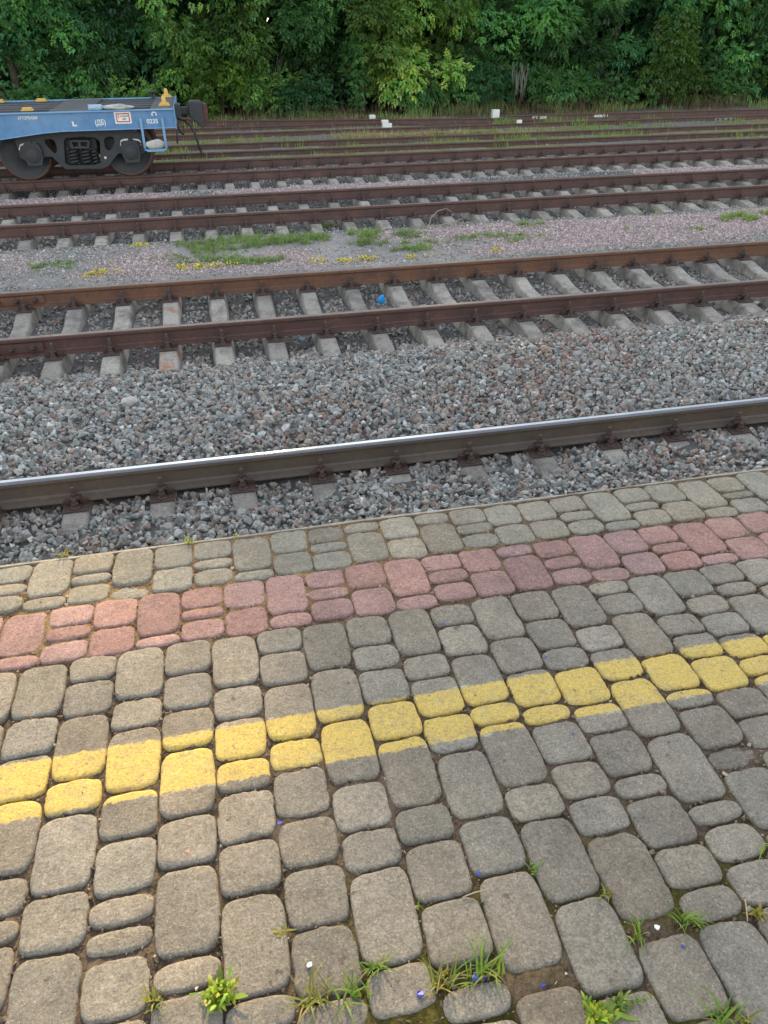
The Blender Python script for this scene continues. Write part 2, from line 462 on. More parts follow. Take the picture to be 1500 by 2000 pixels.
pv_V, pv_F, pv_T = [], [], []
blocks = []
NP_ = 48
def paver(x0, x1, y0, y1, tint, dz, tx, ty, rough=1.0):
    a, b = (x1 - x0) / 2, (y1 - y0) / 2; cx, cy = (x0 + x1) / 2, (y0 + y1) / 2
    n = 5.4 if b > 0.055 else (4.6 if b > 0.04 else 3.1)
    t = np.linspace(0, 2 * np.pi, NP_, endpoint=False) + 0.03
    # even spacing along the outline: blend of angle and superellipse exponent
    cs, sn = np.cos(t), np.sin(t)
    rr = (np.abs(cs / a) ** n + np.abs(sn / b) ** n) ** (-1 / n)
    ph = rng.random(4) * 6.28
    jit = 1 + rough * (0.012 * np.sin(2 * t + ph[0]) + 0.010 * np.sin(3 * t + ph[1]) + 0.007 * np.sin(5 * t + ph[2]) + 0.005 * np.sin(9 * t + ph[3]) + 0.0065 * rng.standard_normal(NP_))
    ox, oy = cs * rr * jit, sn * rr * jit
    blocks.append((cx, cy, a, b, n))
    rings = []
    for ins, z in ((0, -0.045), (0, -0.0092), (0.0011, -0.0043), (0.0031, -0.0015), (0.0068, -0.0002), (0.014, 0.0001)):
        sx, sy = 1 - ins / a, 1 - ins / b
        rings.append(np.stack([ox * sx, oy * sy, np.full(NP_, z)], 1))
    for s in (0.8, 0.6, 0.4, 0.2):
        rings.append(np.stack([ox * s * (1 - .018 / a), oy * s * (1 - .018 / b), np.full(NP_, 0.0006)], 1))
    rings.append(np.array([[0, 0, 0.0006]]))
    V = np.concatenate(rings)
    msk = V[:, 2] > -0.02
    rim = np.clip((np.maximum(np.abs(V[msk, 0]) / a, np.abs(V[msk, 1]) / b) - .7) / .25, 0.12, 1)
    V[msk, 2] += rough * (fbm(V[msk, 0] + cx, V[msk, 1] + cy, 90, 3, 2) - 0.5) * 0.0048 * rim + (fbm(V[msk, 0] + cx, V[msk, 1] + cy, 22, 2, 5) - 0.5) * 0.0022
    V[:, 2] += dz + V[:, 0] * tx + V[:, 1] * ty
    V += np.array([cx, cy, PLAT])
    base = sum(len(v) for v in pv_V)
    k = np.arange(NP_); k2 = (k + 1) % NP_
    for i in range(9):
        pv_F.append(np.stack([i * NP_ + k, i * NP_ + k2, (i + 1) * NP_ + k2, (i + 1) * NP_ + k], 1) + base)
    pv_F.append(np.stack([9 * NP_ + k, 9 * NP_ + k2, np.full(NP_, 10 * NP_), np.full(NP_, 10 * NP_)], 1)[:, :3] + base)
    pv_V.append(V); pv_T.append(np.tile(tint, (len(V), 1)))
BASE = dict(top=(0.255, 0.230, 0.180), red=(0.315, 0.182, 0.158), low=(0.232, 0.204, 0.162))
for key, cols in (('top', top_cols), ('red', red_cols), ('low', low_cols)):
    for ci, (x, j) in enumerate(cols):
        for k in range(len(j) - 1):
            y1, y0 = j[k], j[k + 1]
            g = 0.0022 + 0.0014 * rng.random()
            v = 1 + (0.07 if key == 'red' else 0.09) * rng.standard_normal(); hue = 0.02 * rng.standard_normal()
            c = np.array(BASE[key]) * v * np.array([1 + hue, 1, 1 - hue])
            if key == 'red': c = c * 0.9 + 0.12 * c.mean() * rng.uniform(0, 1.6)
            if key == 'low' and y1 < 0.66 and y1 > 0.55 and 0.08 < x < 0.7: y1 -= 0.03
            dz = 0.0013 * rng.standard_normal()
            rough = 1.0 if rng.random() > 0.12 else 1.8
            if key == 'low' and abs(x - 1.05) < 0.02 and abs(y1 - 0.977) < 0.02: dz = -0.008; c = c * 0.7; rough = 2
            if key == 'top' and abs(x + 0.394) < 0.02 and y1 < 1.94: dz = -0.007; rough = 3
            paver(x - PITCH / 2 + 0.0016, x + PITCH / 2 - 0.0016, y0 + g, y1 - g, c, dz, 0.010 * rng.standard_normal(), 0.012 * rng.standard_normal(), rough)
me = np_mesh('platform_pavement', np.concatenate(pv_V), pv_F, [M['paver']], None, True, np.concatenate(pv_T))
obj('platform_pavement', me, kind='structure')
# soil in the joints
gx = np.arange(-2.6, 3.7, 0.009); gy = np.concatenate([np.arange(-0.7, 0.35, 0.02), np.arange(0.35, 2.107, 0.0085), [2.107]])
GX, GY = np.meshgrid(gx, gy)
z = PLAT - 0.0098 + (fbm(GX, GY, 40, 4, 3) - 0.5) * 0.016 + (fbm(GX, GY, 6, 3, 8) - 0.5) * 0.008
z += 0.005 * np.clip((GY - 1.55) / 0.2, 0, 1) * np.clip(fbm(GX, GY, 5, 3, 11) * 2.2 - 0.5, 0, 1.4)
z += 0.006 * np.exp(-((GY - 0.585) / 0.03) ** 2) * ((GX > 0) & (GX < 0.75))
z = np.minimum(z, PLAT - 0.0035)
ny, nx = GX.shape
idx = np.arange(ny * nx).reshape(ny, nx)
F = np.stack([idx[:-1, :-1], idx[:-1, 1:], idx[1:, 1:], idx[1:, :-1]], -1).reshape(-1, 4)
moss = np.clip((fbm(GX, GY, 7, 4, 21) - 0.36) * 6, 0, 1) * np.clip((0.95 - GY) / 0.3, 0, 1) * np.clip((GX + 0.25) / 0.4, 0, 1)
top = np.clip((GY - 1.5) / 0.3, 0, 1) * np.clip(1.1 - (GX - 0.0) / 1.0, 0.15, 1)
v = (0.6 + 0.8 * fbm(GX, GY, 30, 3, 31))[..., None]
tint = (np.array([0.128, 0.095, 0.067]) * (1 - top[..., None]) + np.array([0.24, 0.16, 0.085]) * top[..., None]) * v
tint = tint * (1 - moss[..., None]) + np.array([0.095, 0.082, 0.02]) * v * moss[..., None]
obj('joint_soil', np_mesh('joint_soil', np.stack([GX, GY, z], -1).reshape(-1, 3), [F], [M['soil']], None, True, tint.reshape(-1, 3)), kind='stuff')
# crumbs of soil, bits of grit and chaff lying in the joints
n = 60000
P = np.stack([rng.uniform(-1.2, 2.3, n), rng.uniform(0.3, 2.1, n)], 1)
inside = np.zeros(n, bool)
for cx, cy, a, b, q in blocks:
    s = (np.abs(P[:, 0] - cx) < a) & (np.abs(P[:, 1] - cy) < b)
    if s.any():
        u = (np.abs((P[s, 0] - cx) / a) ** q + np.abs((P[s, 1] - cy) / b) ** q)
        inside[np.flatnonzero(s)[u < 0.97]] = True
keep = ~inside | (rng.random(n) < 0.006)
onblock = inside[keep]; P = P[keep]

def rock_templates(n, seed, pts=11, squash=(0.55, 0.8)):
    out = []; r_ = np.random.default_rng(seed)
    for i in range(n):
        bm = bmesh.new()
        q = r_.standard_normal((pts, 3)); q /= np.linalg.norm(q, axis=1)[:, None]
        q *= r_.uniform(0.72, 1.0, (pts, 1)); q *= np.array([1.0, r_.uniform(0.65, 0.95), r_.uniform(*squash)])
        for v_ in q: bm.verts.new(v_)
        bmesh.ops.convex_hull(bm, input=bm.verts)
        for v_ in [v_ for v_ in bm.verts if not v_.link_faces]: bm.verts.remove(v_)
        bmesh.ops.triangulate(bm, faces=bm.faces)
        bm.verts.index_update()
        out.append((np.array([v_.co[:] for v_ in bm.verts]), np.array([[v_.index for v_ in f.verts] for f in bm.faces])))
        bm.free()
    return out
def rand_rot(n, tilt=None):
    q = rng.standard_normal((n, 4)); q /= np.linalg.norm(q, axis=1)[:, None]
    if tilt is not None:                          # mostly lying flat: a turn about z and a small tilt
        a = rng.uniform(0, 2 * np.pi, n); t = rng.normal(0, tilt, n); b = rng.uniform(0, 2 * np.pi, n)
        q = np.stack([np.cos(a / 2) * np.cos(t / 2), np.sin(t / 2) * np.cos(b), np.sin(t / 2) * np.sin(b), np.sin(a / 2) * np.cos(t / 2)], 1)
    w_, x, y, z_ = q.T
    return np.stack([np.stack([1 - 2 * (y * y + z_ * z_), 2 * (x * y - z_ * w_), 2 * (x * z_ + y * w_)], -1),
                     np.stack([2 * (x * y + z_ * w_), 1 - 2 * (x * x + z_ * z_), 2 * (y * z_ - x * w_)], -1),
                     np.stack([2 * (x * z_ - y * w_), 2 * (y * z_ + x * w_), 1 - 2 * (x * x + y * y)], -1)], 1)
def scatter_mesh(name, temps, P, S, Rm, tints, mats, smooth=False):
    Vs, Fs, Ts = [], [], []; base = 0
    ti = rng.integers(0, len(temps), len(P))
    for k, (tv, tf) in enumerate(temps):
        s = np.flatnonzero(ti == k)
        if not len(s): continue
        V = np.einsum('nij,vj->nvi', Rm[s], tv) * S[s][:, None, None] + P[s][:, None, :]
        Vs.append(V.reshape(-1, 3)); nv = len(tv)
        Fs.append((tf[None] + (np.arange(len(s)) * nv)[:, None, None]).reshape(-1, tf.shape[1]) + base)
        Ts.append(np.repeat(tints[s], nv, 0)); base += len(s) * nv
    return np_mesh(name, np.concatenate(Vs), Fs, mats, None, smooth, np.concatenate(Ts))
ROCKS = rock_templates(26, 3)
PEBBLES = rock_templates(10, 5, 7, (0.6, 0.9))
n = len(P)
S = np.exp(rng.normal(np.log(0.0038), 0.55, n)); S = np.clip(S, 0.0014, 0.012); S[onblock] *= 0.4
zc = np.where(onblock, PLAT + 0.0008, PLAT - 0.0058 + (fbm(P[:, 0], P[:, 1], 8, 3, 8) - 0.5) * 0.006)
kind = rng.random(n); S = np.where(kind > 0.94, np.minimum(S * 0.55, 0.0028), S)
tn = np.where((kind < 0.85)[:, None], np.array([0.13, 0.092, 0.064]), np.where((kind < 0.94)[:, None], np.array([0.26, 0.22, 0.17]), np.array([0.4, 0.37, 0.32])))
tp = np.clip((P[:, 1] - 1.5) / 0.3, 0, 1)[:, None] * np.clip(1.1 - P[:, 0], 0.1, 1)[:, None]
tn = tn * (1 - tp) + tp * tn * np.array([1.7, 1.5, 1.2]); tn = tn * rng.uniform(0.4, 1.7, (n, 1))
obj('soil_crumbs', scatter_mesh('soil_crumbs', PEBBLES, np.column_stack([P, zc]), S, rand_rot(n), tn, [M['crumb']]), kind='stuff')
# slab, side wall and the thin edging strip
mb = MB(); mb.box(-40, 60, -30, 2.098, PLAT - 0.16, PLAT - 0.03)
obj('platform_slab', mb.mesh('platform_slab', [M['concrete']]), kind='structure')
mb = MB(); mb.box(-40, 60, 1.9, 2.095, -0.6, PLAT - 0.163)
obj('platform_wall', mb.mesh('platform_wall', [M['concrete']]), kind='structure')
mb = MB()
xs = np.linspace(-40, -3, 6).tolist() + np.linspace(-2.9, 4, 140).tolist() + np.linspace(4.2, 60, 8).tolist()
V = []
for i, x in enumerate(xs):
    d = 0.0016 * (noise2(x, 3.0, 9) - 0.5) + 0.003 * (noise2(x, 8.0, 2) - 0.5)
    V += [(x, 2.1085, 0.95), (x, 2.1085, PLAT - 0.001 + d), (x, 2.1165 + d, PLAT - 0.001 + d), (x, 2.1165 + d, 0.95)]
F = [(4 * i + k, 4 * i + (k + 1) % 4, 4 * i + 4 + (k + 1) % 4, 4 * i + 4 + k) for i in range(len(xs) - 1) for k in range(4)]
mb.add(V, F)
obj('platform_kerb', mb.mesh('platform_kerb', [M['edge']]), kind='structure')

# ------------------------------------------------------------------ ground
GY_ = [-200, 1.8, 2.2, 3.5, 4.28, 4.6, 5.0, 6.0, 6.7, 7.05, 7.35, 9.35, 9.6, 9.95, 11.6, 12.2, 12.5, 14.65, 14.95, 15.3, 16.0, 16.3, 16.6, 18.7, 19.2, 20.2, 22, 24, 26, 31, 33, 60, 300]
GZ_ = [-.4, -.4, -.4, -.255, -.215, -.225, -.155, -.145, -.175, -.27, -.335, -.335, -.27, -.20, -.205, -.26, -.325, -.325, -.25, -.2, -.215, -.27, -.33, -.33, -.3, -.4, -.385, -.40, -.39, -.36, -.28, 0.3, 2]
def zg(X, Y):
    return np.interp(Y, GY_, GZ_) + (fbm(X, Y, 0.9, 4, 1) - 0.5) * 0.07 + (fbm(X, Y, 6, 2, 2) - 0.5) * 0.02
def zball(X, Y):  # ballast surface near the platform
    return zg(X, Y)
xs = np.concatenate([[-400, -150, -60, -30, -16], np.arange(-9, 30, 0.14), [36, 50, 90, 180, 400]])
ys = np.concatenate([[-200, -60, -10, 1, 2.2], np.arange(3, 34, 0.09), [36, 42, 60, 120, 300, 700]])
GX, GY = np.meshgrid(xs, ys); Z = zg(GX, GY)
ny, nx = GX.shape; idx = np.arange(ny * nx).reshape(ny, nx)
F = np.stack([idx[:-1, :-1], idx[:-1, 1:], idx[1:, 1:], idx[1:, :-1]], -1).reshape(-1, 4)
def pink_f(X, Y):
    """how much of the ground is strewn with pink chippings"""
    a = np.interp(Y, [9.9, 10.3, 11.8, 12.15], [0, 1, 1, 0]) * np.clip((fbm(X, Y, 0.55, 4, 40) - 0.36) * 5 + 0.25 * np.clip((X - 2) / 3, -0.6, 1.3) + 1.2 * np.exp(-((X + 1.0) / .9) ** 2 - ((Y - 10.7) / .5) ** 2), 0, 1)
    b = np.interp(Y, [14.95, 15.2, 16.05, 16.3], [0, 1, 1, 0]) * np.clip((fbm(X, Y, 0.5, 3, 41) - 0.3) * 6, 0, 1)
    return np.clip(a + b, 0, 1)
pk = pink_f(GX, GY)[..., None]
c = np.ones(GX.shape + (1,)) * np.array([0.11, 0.107, 0.103])
strip = np.interp(GY, [9.6, 10, 12, 12.3], [0, 1, 1, 0])[..., None]
c = c * (1 - strip) + np.array([0.26, 0.245, 0.23]) * strip
c = c * (1 - pk) + np.array([0.295, 0.242, 0.228]) * pk
far = np.interp(GY, [19, 20.5], [0, 1])[..., None]
litter = np.clip((fbm(GX, GY, 0.5, 4, 50) - 0.4) * 5, 0, 1)[..., None]
c = c * (1 - far) + far * (np.array([0.19, 0.185, 0.17]) * (1 - litter) + np.array([0.2, 0.19, 0.09]) * litter)
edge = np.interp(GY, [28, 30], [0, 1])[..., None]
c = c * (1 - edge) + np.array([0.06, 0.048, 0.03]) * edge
c = c * (0.7 + 0.6 * fbm(GX, GY, 3, 3, 51))[..., None]
obj('ground', np_mesh('ground', np.stack([GX, GY, Z], -1).reshape(-1, 3), [F], [M['ground']], None, True, c.reshape(-1, 3)), kind='structure')

# ------------------------------------------------------------------ tracks: numbers
T1X, T1S = -1.1532, 0.5572; T2X, T2S = -1.7083, 0.5415; T3X, T3S = -2.8528, 0.5555; T4X, T4S = -3.3757, 0.5350
Y1, Y2, Y3, Y4 = 3.9095, 8.3805, 13.599, 17.65
def near_sleeper(X, x0, s, half):
    k = np.round((X - x0) / s)
    return np.abs(X - (x0 + k * s)) < half

# ------------------------------------------------------------------ ballast stones
def stone_tints(n, brown=0.3, bright=1.0):
    pal = np.array([[0.150, 0.153, 0.147], [0.103, 0.106, 0.102], [0.20, 0.198, 0.186], [0.072, 0.074, 0.072], [0.28, 0.275, 0.26], [0.13, 0.145, 0.135],
                    [0.145, 0.105, 0.085], [0.115, 0.085, 0.07], [0.18, 0.147, 0.118], [0.15, 0.128, 0.103]])
    pg = np.array([0.26, 0.2, 0.17, 0.13, 0.06, 0.18]); pb = np.array([0.3, 0.25, 0.2, 0.25])
    k = np.where(rng.random(n) < brown, 6 + rng.choice(4, n, p=pb), rng.choice(6, n, p=pg / pg.sum()))
    return (pal[k] * rng.uniform(0.75, 1.3, (n, 1)) * 0.8 + np.array([0.0325, 0.031, 0.0285])) * bright * 2.0
def field(x0, x1, y0, y1, dens, zoff, size, sig, excl=None, zf=zball, jz=0.008):
    n = int((x1 - x0) * (y1 - y0) * dens)
    P = np.stack([rng.uniform(x0, x1, n), rng.uniform(y0, y1, n)], 1)
    P = P[in_view(np.column_stack([P, np.full(n, -0.2)]), 260, 120)]
    if excl is not None: P = P[~excl(P[:, 0], P[:, 1])]
    n = len(P)
    S = np.clip(np.exp(rng.normal(np.log(size), sig, n)), size * 0.45, size * 2.0)
    z_ = zf(P[:, 0], P[:, 1]) + zoff + rng.normal(0, jz, n)
    return np.column_stack([P, z_]), S
ex1 = lambda X, Y: (near_sleeper(X, T1X, T1S, 0.092) & (Y > 4.36) & (Y < 4.85)) | (np.abs(Y - 4.707) < 0.075)
parts = [field(-3.2, 9.5, 3.4, 7.45, 480, -0.012, 0.038, 0.22, ex1), field(-3.2, 9.5, 3.4, 7.25, 620, 0.010, 0.034, 0.25, ex1), field(-3.2, 9.5, 3.4, 7.2, 320, 0.022, 0.024, 0.3, ex1)]
Pb = np.concatenate([q[0] for q in parts]); Sb = np.concatenate([q[1] for q in parts])
ends = (Pb[:, 1] > 7.0) & near_sleeper(Pb[:, 0], T2X, T2S, 0.13)
Pb, Sb = Pb[~ends], Sb[~ends]
tt = stone_tints(len(Pb), 0.26)
rosy = np.clip((fbm(Pb[:, 0], Pb[:, 1], 0.8, 3, 60) - 0.45) * 4, 0, 1)[:, None] * (rng.random((len(Pb), 1)) < 0.28)
tt = tt * (1 - rosy) + np.array([0.27, 0.185, 0.15]) * rng.uniform(0.7, 1.25, (len(Pb), 1)) * rosy
rz = (0.75 * np.exp(-((Pb[:, 1] - 4.707) / .2) ** 2) + 0.5 * np.clip((Pb[:, 1] - 6.7) / .5, 0, 1))[:, None] * rng.uniform(.3, 1, (len(Pb), 1))
tt = tt * (1 - rz) + tt.mean(1, keepdims=True) * np.array([.95, .70, .55]) * rz      # rust dust beside the rails
obj('ballast', scatter_mesh('ballast', ROCKS, Pb, Sb, rand_rot(len(Pb)), tt, [M['stone']]), kind='stuff')
ex2 = lambda X, Y: near_sleeper(X, T2X, T2S, 0.14) | (np.abs(Y - 7.583) < 0.06) | (np.abs(Y - 9.178) < 0.06)
q1 = field(-3.6, 13, 6.95, 9.8, 720, 0.006, 0.029, 0.3, ex2)
ex3 = lambda X, Y: near_sleeper(X, T3X, T3S, 0.14)
q2 = field(-5, 18, 12.35, 14.95, 380, 0.006, 0.03, 0.3, ex3)
ex4 = lambda X, Y: near_sleeper(X, T4X, T4S, 0.14)
q3 = field(-6, 22, 16.25, 19.3, 330, 0.006, 0.03, 0.3, ex4)
Pb = np.concatenate([q1[0], q2[0], q3[0]]); Sb = np.concatenate([q1[1], q2[1], q3[1]])
tt = np.concatenate([stone_tints(len(q1[0]), 0.5, 0.85), stone_tints(len(q2[0]), 0.3, 0.85), stone_tints(len(q3[0]), 0.2, 1.0)])
obj('track_ballast', scatter_mesh('track_ballast', PEBBLES, Pb, Sb, rand_rot(len(Pb)), tt, [M['stone']]), kind='stuff')
# finer grey gravel and pink chippings on the strips between the tracks
n = 90000
P = np.concatenate([np.stack([rng.uniform(-4, 15, n), rng.uniform(9.5, 12.5, n)], 1), np.stack([rng.uniform(-5, 19, n // 2), rng.uniform(14.9, 16.35, n // 2)], 1), np.stack([rng.uniform(-5, 25, n // 3), rng.uniform(19.3, 28.5, n // 3)], 1)])
P = P[in_view(np.column_stack([P, np.full(len(P), -.2)]), 120, 60)]
pk = pink_f(P[:, 0], P[:, 1]) > rng.random(len(P)) * 0.9 + 0.05
g = fbm(P[:, 0], P[:, 1], 0.7, 3, 44)
right = np.clip((P[:, 0] - 3) / 3, 0, 1) * (P[:, 1] < 10.6)
keep = pk | (rng.random(len(P)) < np.clip((g - 0.34) * 1.8, 0.15, 0.8) + 0.5 * right)
P, pk = P[keep], pk[keep]; n = len(P)
S = np.clip(np.exp(rng.normal(np.log(0.017), 0.35, n)), 0.008, 0.04)
tt = np.where(pk[:, None], np.array([0.43, 0.345, 0.33]) * rng.uniform(0.6, 1.5, (n, 1)), stone_tints(n, 0.2, 1.0))
Pz = np.column_stack([P, zg(P[:, 0], P[:, 1]) + 0.004])
for nm, s in (('pink_gravel', pk), ('grey_gravel', ~pk)):
    obj(nm, scatter_mesh(nm, PEBBLES, Pz[s], S[s], rand_rot(int(s.sum())), tt[s], [M['stone']]), kind='stuff')

# ------------------------------------------------------------------ sleepers and fastenings
def sleeper_mesh():
    st = [(-1.35, -.055, .092, .118, ), (-1.2, -.03, .09, .14), (-1.02, -.004, .086, .15), (-.95, 0, .085, .15), (-.62, 0, .085, .15), (-.54, -.008, .086, .148), (-.3, -.062, .088, .135), (-.12, -.07, .088, .13)]
    st = st + [(-a, b, c, d) for a, b, c, d in reversed(st)]
    V, F = [], []
    for y, zt, wt, wb in st:
        ch = 0.012
        V += [(-wb, y, -.26), (-wt, y, zt - ch), (-wt + ch, y, zt), (wt - ch, y, zt), (wt, y, zt - ch), (wb, y, -.26)]
    for i in range(len(st) - 1):
        for k in range(6):
            F.append((6 * i + k, 6 * i + (k + 1) % 6, 6 * i + 6 + (k + 1) % 6, 6 * i + 6 + k))
    F.append(tuple(range(5, -1, -1))); F.append(tuple(6 * (len(st) - 1) + k for k in range(6)))
    bm = bmesh.new()
    vs = [bm.verts.new(v) for v in V]
    for f in F: bm.faces.new([vs[i] for i in f])
    bmesh.ops.recalc_face_normals(bm, faces=bm.faces)
    me = bpy.data.meshes.new('concrete_sleeper'); bm.to_mesh(me); bm.free()
    me.materials.append(M['sleeper']); return me
SLEEPER = sleeper_mesh()
SL_RUST = SLEEPER.copy(); SL_RUST.materials[0] = M['sleeper_rust']
def plate_mesh():
    mb = MB()
    mb.box(-.085, .085, -.19, .19, 0, .014)
    for s in (-1, 1):
        for sx in (-1, 1):                       # ribs beside the bolt, clamp on the rail foot
            a, b = sorted((s * .080, s * .104)); c, d = sorted((sx * .028, sx * .080)); mb.box(c, d, a, b, .0145, .052)
        a, b = sorted((s * .050, s * .118)); mb.box(-.036, .036, a, b, .053, .064)
    return mb.mesh('rail_fastening', [M['fast']], 0.004)
def bolt_mesh(h, name='bolt'):
    mb = MB()
    mb.lathe([(0.0, .012), (.026, .012), (.028, .004), (.028, 0)][::-1], (0, 0, 0), n=14)
    mb.lathe([(.021, .0125), (.021, .034), (.017, .038), (0, .038)], (0, 0, 0), n=6, sm=False)
    mb.lathe([(.0125, .0385), (.0125, h - .004), (.009, h), (0, h)], (0, 0, 0), n=10)
    me = mb.mesh(name, [M['fast']])
    for v in me.vertices: v.co.x *= 1.2; v.co.y *= 1.2; v.co.z *= 1.12
    return me
PLATE = plate_mesh(); BOLT_A = bolt_mesh(.075); BOLT_B = bolt_mesh(.062)
def fast_single():
    mb = MB()
    for me_, ofs in [(PLATE, (0, 0, 0))] + [(BOLT_A, (0, s * .098, .064)) for s in (-1, 1)] + [(BOLT_B, (0, s * .148, .014)) for s in (-1, 1)]:
        mb.add([tuple(np.array(v.co) + ofs) for v in me_.vertices], [tuple(p_.vertices) for p_ in me_.polygons])
    return mb.mesh('rail_fastening', [M['fast']])
FAST_ONE = fast_single()
ORD = "first second third fourth fifth sixth seventh eighth ninth tenth eleventh twelfth thirteenth fourteenth fifteenth sixteenth seventeenth eighteenth nineteenth twentieth".split()
TENS = {2: 'twenty', 3: 'thirty', 4: 'forty'}
def ordinal(k):
    if k < 20: return ORD[k]
    t, u = divmod(k + 1, 10)
    return {2: 'twentieth', 3: 'thirtieth', 4: 'fortieth'}[t] if u == 0 else TENS[t] + '-' + ORD[u - 1]
def sleepers(x0, s, yc, ys, group, look, ref, detail, zt=-0.196, special={}):
    """one sleeper every s metres wherever the picture shows one"""
    vis = []
    for k in range(-8, 60):
        X = x0 + k * s
        tests = np.array([[X, y, zt] for y in ([4.45, 4.6] if yc == Y1 else np.linspace(yc - 1.3, yc + 1.0, 7))])
        if in_view(tests, 25, 0).any(): vis.append(X)
    for i, X in enumerate(vis):
        sp = special.get(i)
        o = obj('concrete_sleeper', SL_RUST if sp else SLEEPER)
        o.location = (X, yc, zt); o.rotation_euler = (0, 0, rng.normal(0, 0.004))
        tag(o, (sp if sp else "%s, %s from the left end" % (look, ordinal(i))), 'sleeper', group)
        for y in ys:
            f = obj('rail_fastening', PLATE if detail else FAST_ONE, o); f.location = (0, y - yc, 0.001)
            if detail:
                for s_ in (-1, 1):
                    b1 = obj('bolt', BOLT_A, f); b1.location = (0, s_ * .098, .0645)
                    b2 = obj('bolt', BOLT_B, f); b2.location = (0, s_ * .148, .0145)
sleepers(T1X, T1S, Y1, (4.707,), 'sleepers under the shiny rail beside the platform', 'sleeper end under the shiny rail beside the platform', '', True)
sleepers(T2X, T2S, Y2, (7.583, 9.178), 'sleepers of the second track', 'concrete sleeper of the track beyond the wide ballast strip', '', True,
         special={3: 'concrete sleeper with an orange rust stain, track beyond the wide ballast strip'})
sleepers(T3X, T3S, Y3, (12.801, 14.397), 'sleepers of the third track', 'concrete sleeper of the track just beyond the grass strip', '', True)
sleepers(T4X, T4S, Y4, (16.855, 18.446), 'sleepers of the wagon track', 'concrete sleeper of the track that carries the wagon', '', False)

# ------------------------------------------------------------------ rails
def rail_mesh(x0, x1, top, side, step=0.6, shine=1.0):
    pr = [(-.075, -.18), (-.075, -.170), (-.022, -.152), (-.010, -.138), (-.0095, -.052), (-.034, -.041), (-.0375, -.034), (-.0375, -.012), (-.030, -.0035), (-.016, 0.0), (.016, 0.0), (.030, -.0035), (.0375, -.012), (.0375, -.034), (.034, -.041), (.0095, -.052), (.010, -.138), (.022, -.152), (.075, -.170), (.075, -.18)]
    n = len(pr); xs = np.linspace(x0, x1, max(2, int((x1 - x0) / step)))
    V = np.array([[x, a, b] for x in xs for a, b in pr]); F = []; mi = []
    for i in range(len(xs) - 1):
        for k in range(n):
            k2 = (k + 1) % n
            F.append((i * n + k, (i + 1) * n + k, (i + 1) * n + k2, i * n + k2)); mi.append((1 if k in (7, 9, 10) else 2 if k == 8 else 0) if top is M['polish'] else (1 if k in (8, 9, 10) else 0))
    me = bpy.data.meshes.new('steel_rail')
    me.from_pydata(V.tolist(), [], F + [tuple(range(n)), tuple(range(len(V) - 1, len(V) - n - 1, -1))])
    me.materials.append(side); me.materials.append(top)
    if top is M['polish']: me.materials.append(M['halfpolish'])
    me.polygons.foreach_set('material_index', mi + [0, 0]); me.update(); return me
def fishplate_parts(rail, x, y, holes=4, mt='rust', L=0.8):
    mb = MB()
    for s in (-1, 1):
        a, b = sorted((s * .0105, s * .030)); mb.box(x - L / 2, x + L / 2, a, b, -.146, -.056)
    fp = obj('fishplate', mb.mesh('fishplate', [M[mt]], 0.003), rail)
    me = bolt_mesh(.055)
    for k in range(holes):
        o = obj('bolt', me, fp); o.location = (x - L / 2 + L * (k + .5) / holes, -.030, -.1); o.rotation_euler = (R(90), 0, 0)
def rail(y, x0, x1, top, side, label, group, z=0.0, joint=None, rot=0.0, jm='rust'):
    o = obj('steel_rail', rail_mesh(x0, x1, M[top], M[side])); o.location = (0, y, z); o.rotation_euler = (0, 0, rot)
    tag(o, label, 'rail', group)
    if joint is not None: fishplate_parts(o, joint, y, mt=jm)
    return o
G1 = 'rails of the station tracks'
rail(4.707, -14, 40, 'polish', 'railside', 'bright polished running rail next to the platform edge', G1)
xj = float(at(52, 690, 0)[0]) - 0.34
rail(7.583, -16, 44, 'halfpolish', 'rust', 'rusty near rail of the track beyond the wide ballast strip', G1, joint=xj)
rail(9.178, -16, 44, 'halfpolish', 'rust_orange', 'rusty rail with a pale shiny top edge, behind concave sleepers and before the grass', G1, joint=float(at(62, 590, 0)[0]) - 0.36, jm='rust_orange')
rail(12.801, -20, 52, 'dulltop', 'rust', 'dark rusty rail directly behind the grass strip', G1)
rail(14.397, -20, 52, 'dulltop', 'rust', 'dark rusty far rail of the track just beyond the grass strip', G1)
rail(16.855, -24, 60, 'dulltop', 'rust', 'dark rusty rail under the near wheels of the wagon', G1)
rail(18.446, -24, 60, 'dulltop', 'rust', 'dark rusty rail under the far wheels of the wagon', G1)
rail(21.633, -30, 70, 'dulltop', 'rust', 'rusty near rail of the overgrown track behind the wagon', G1, z=-.25)
rail(23.228, -30, 70, 'dulltop', 'rust', 'rusty far rail of the overgrown track behind the wagon', G1, z=-.25)
rail(25.5, -30, 70, 'dulltop', 'rust', 'near rail of the last track before the trees, with a bolted joint at right', G1, z=-.25, joint=float(at(1420, 230, -.3)[0]), jm='concrete')
rail(27.15, -30, 70, 'dulltop', 'rust', 'far rail of the last track before the trees, behind the stacked white marker', G1, z=-.25)

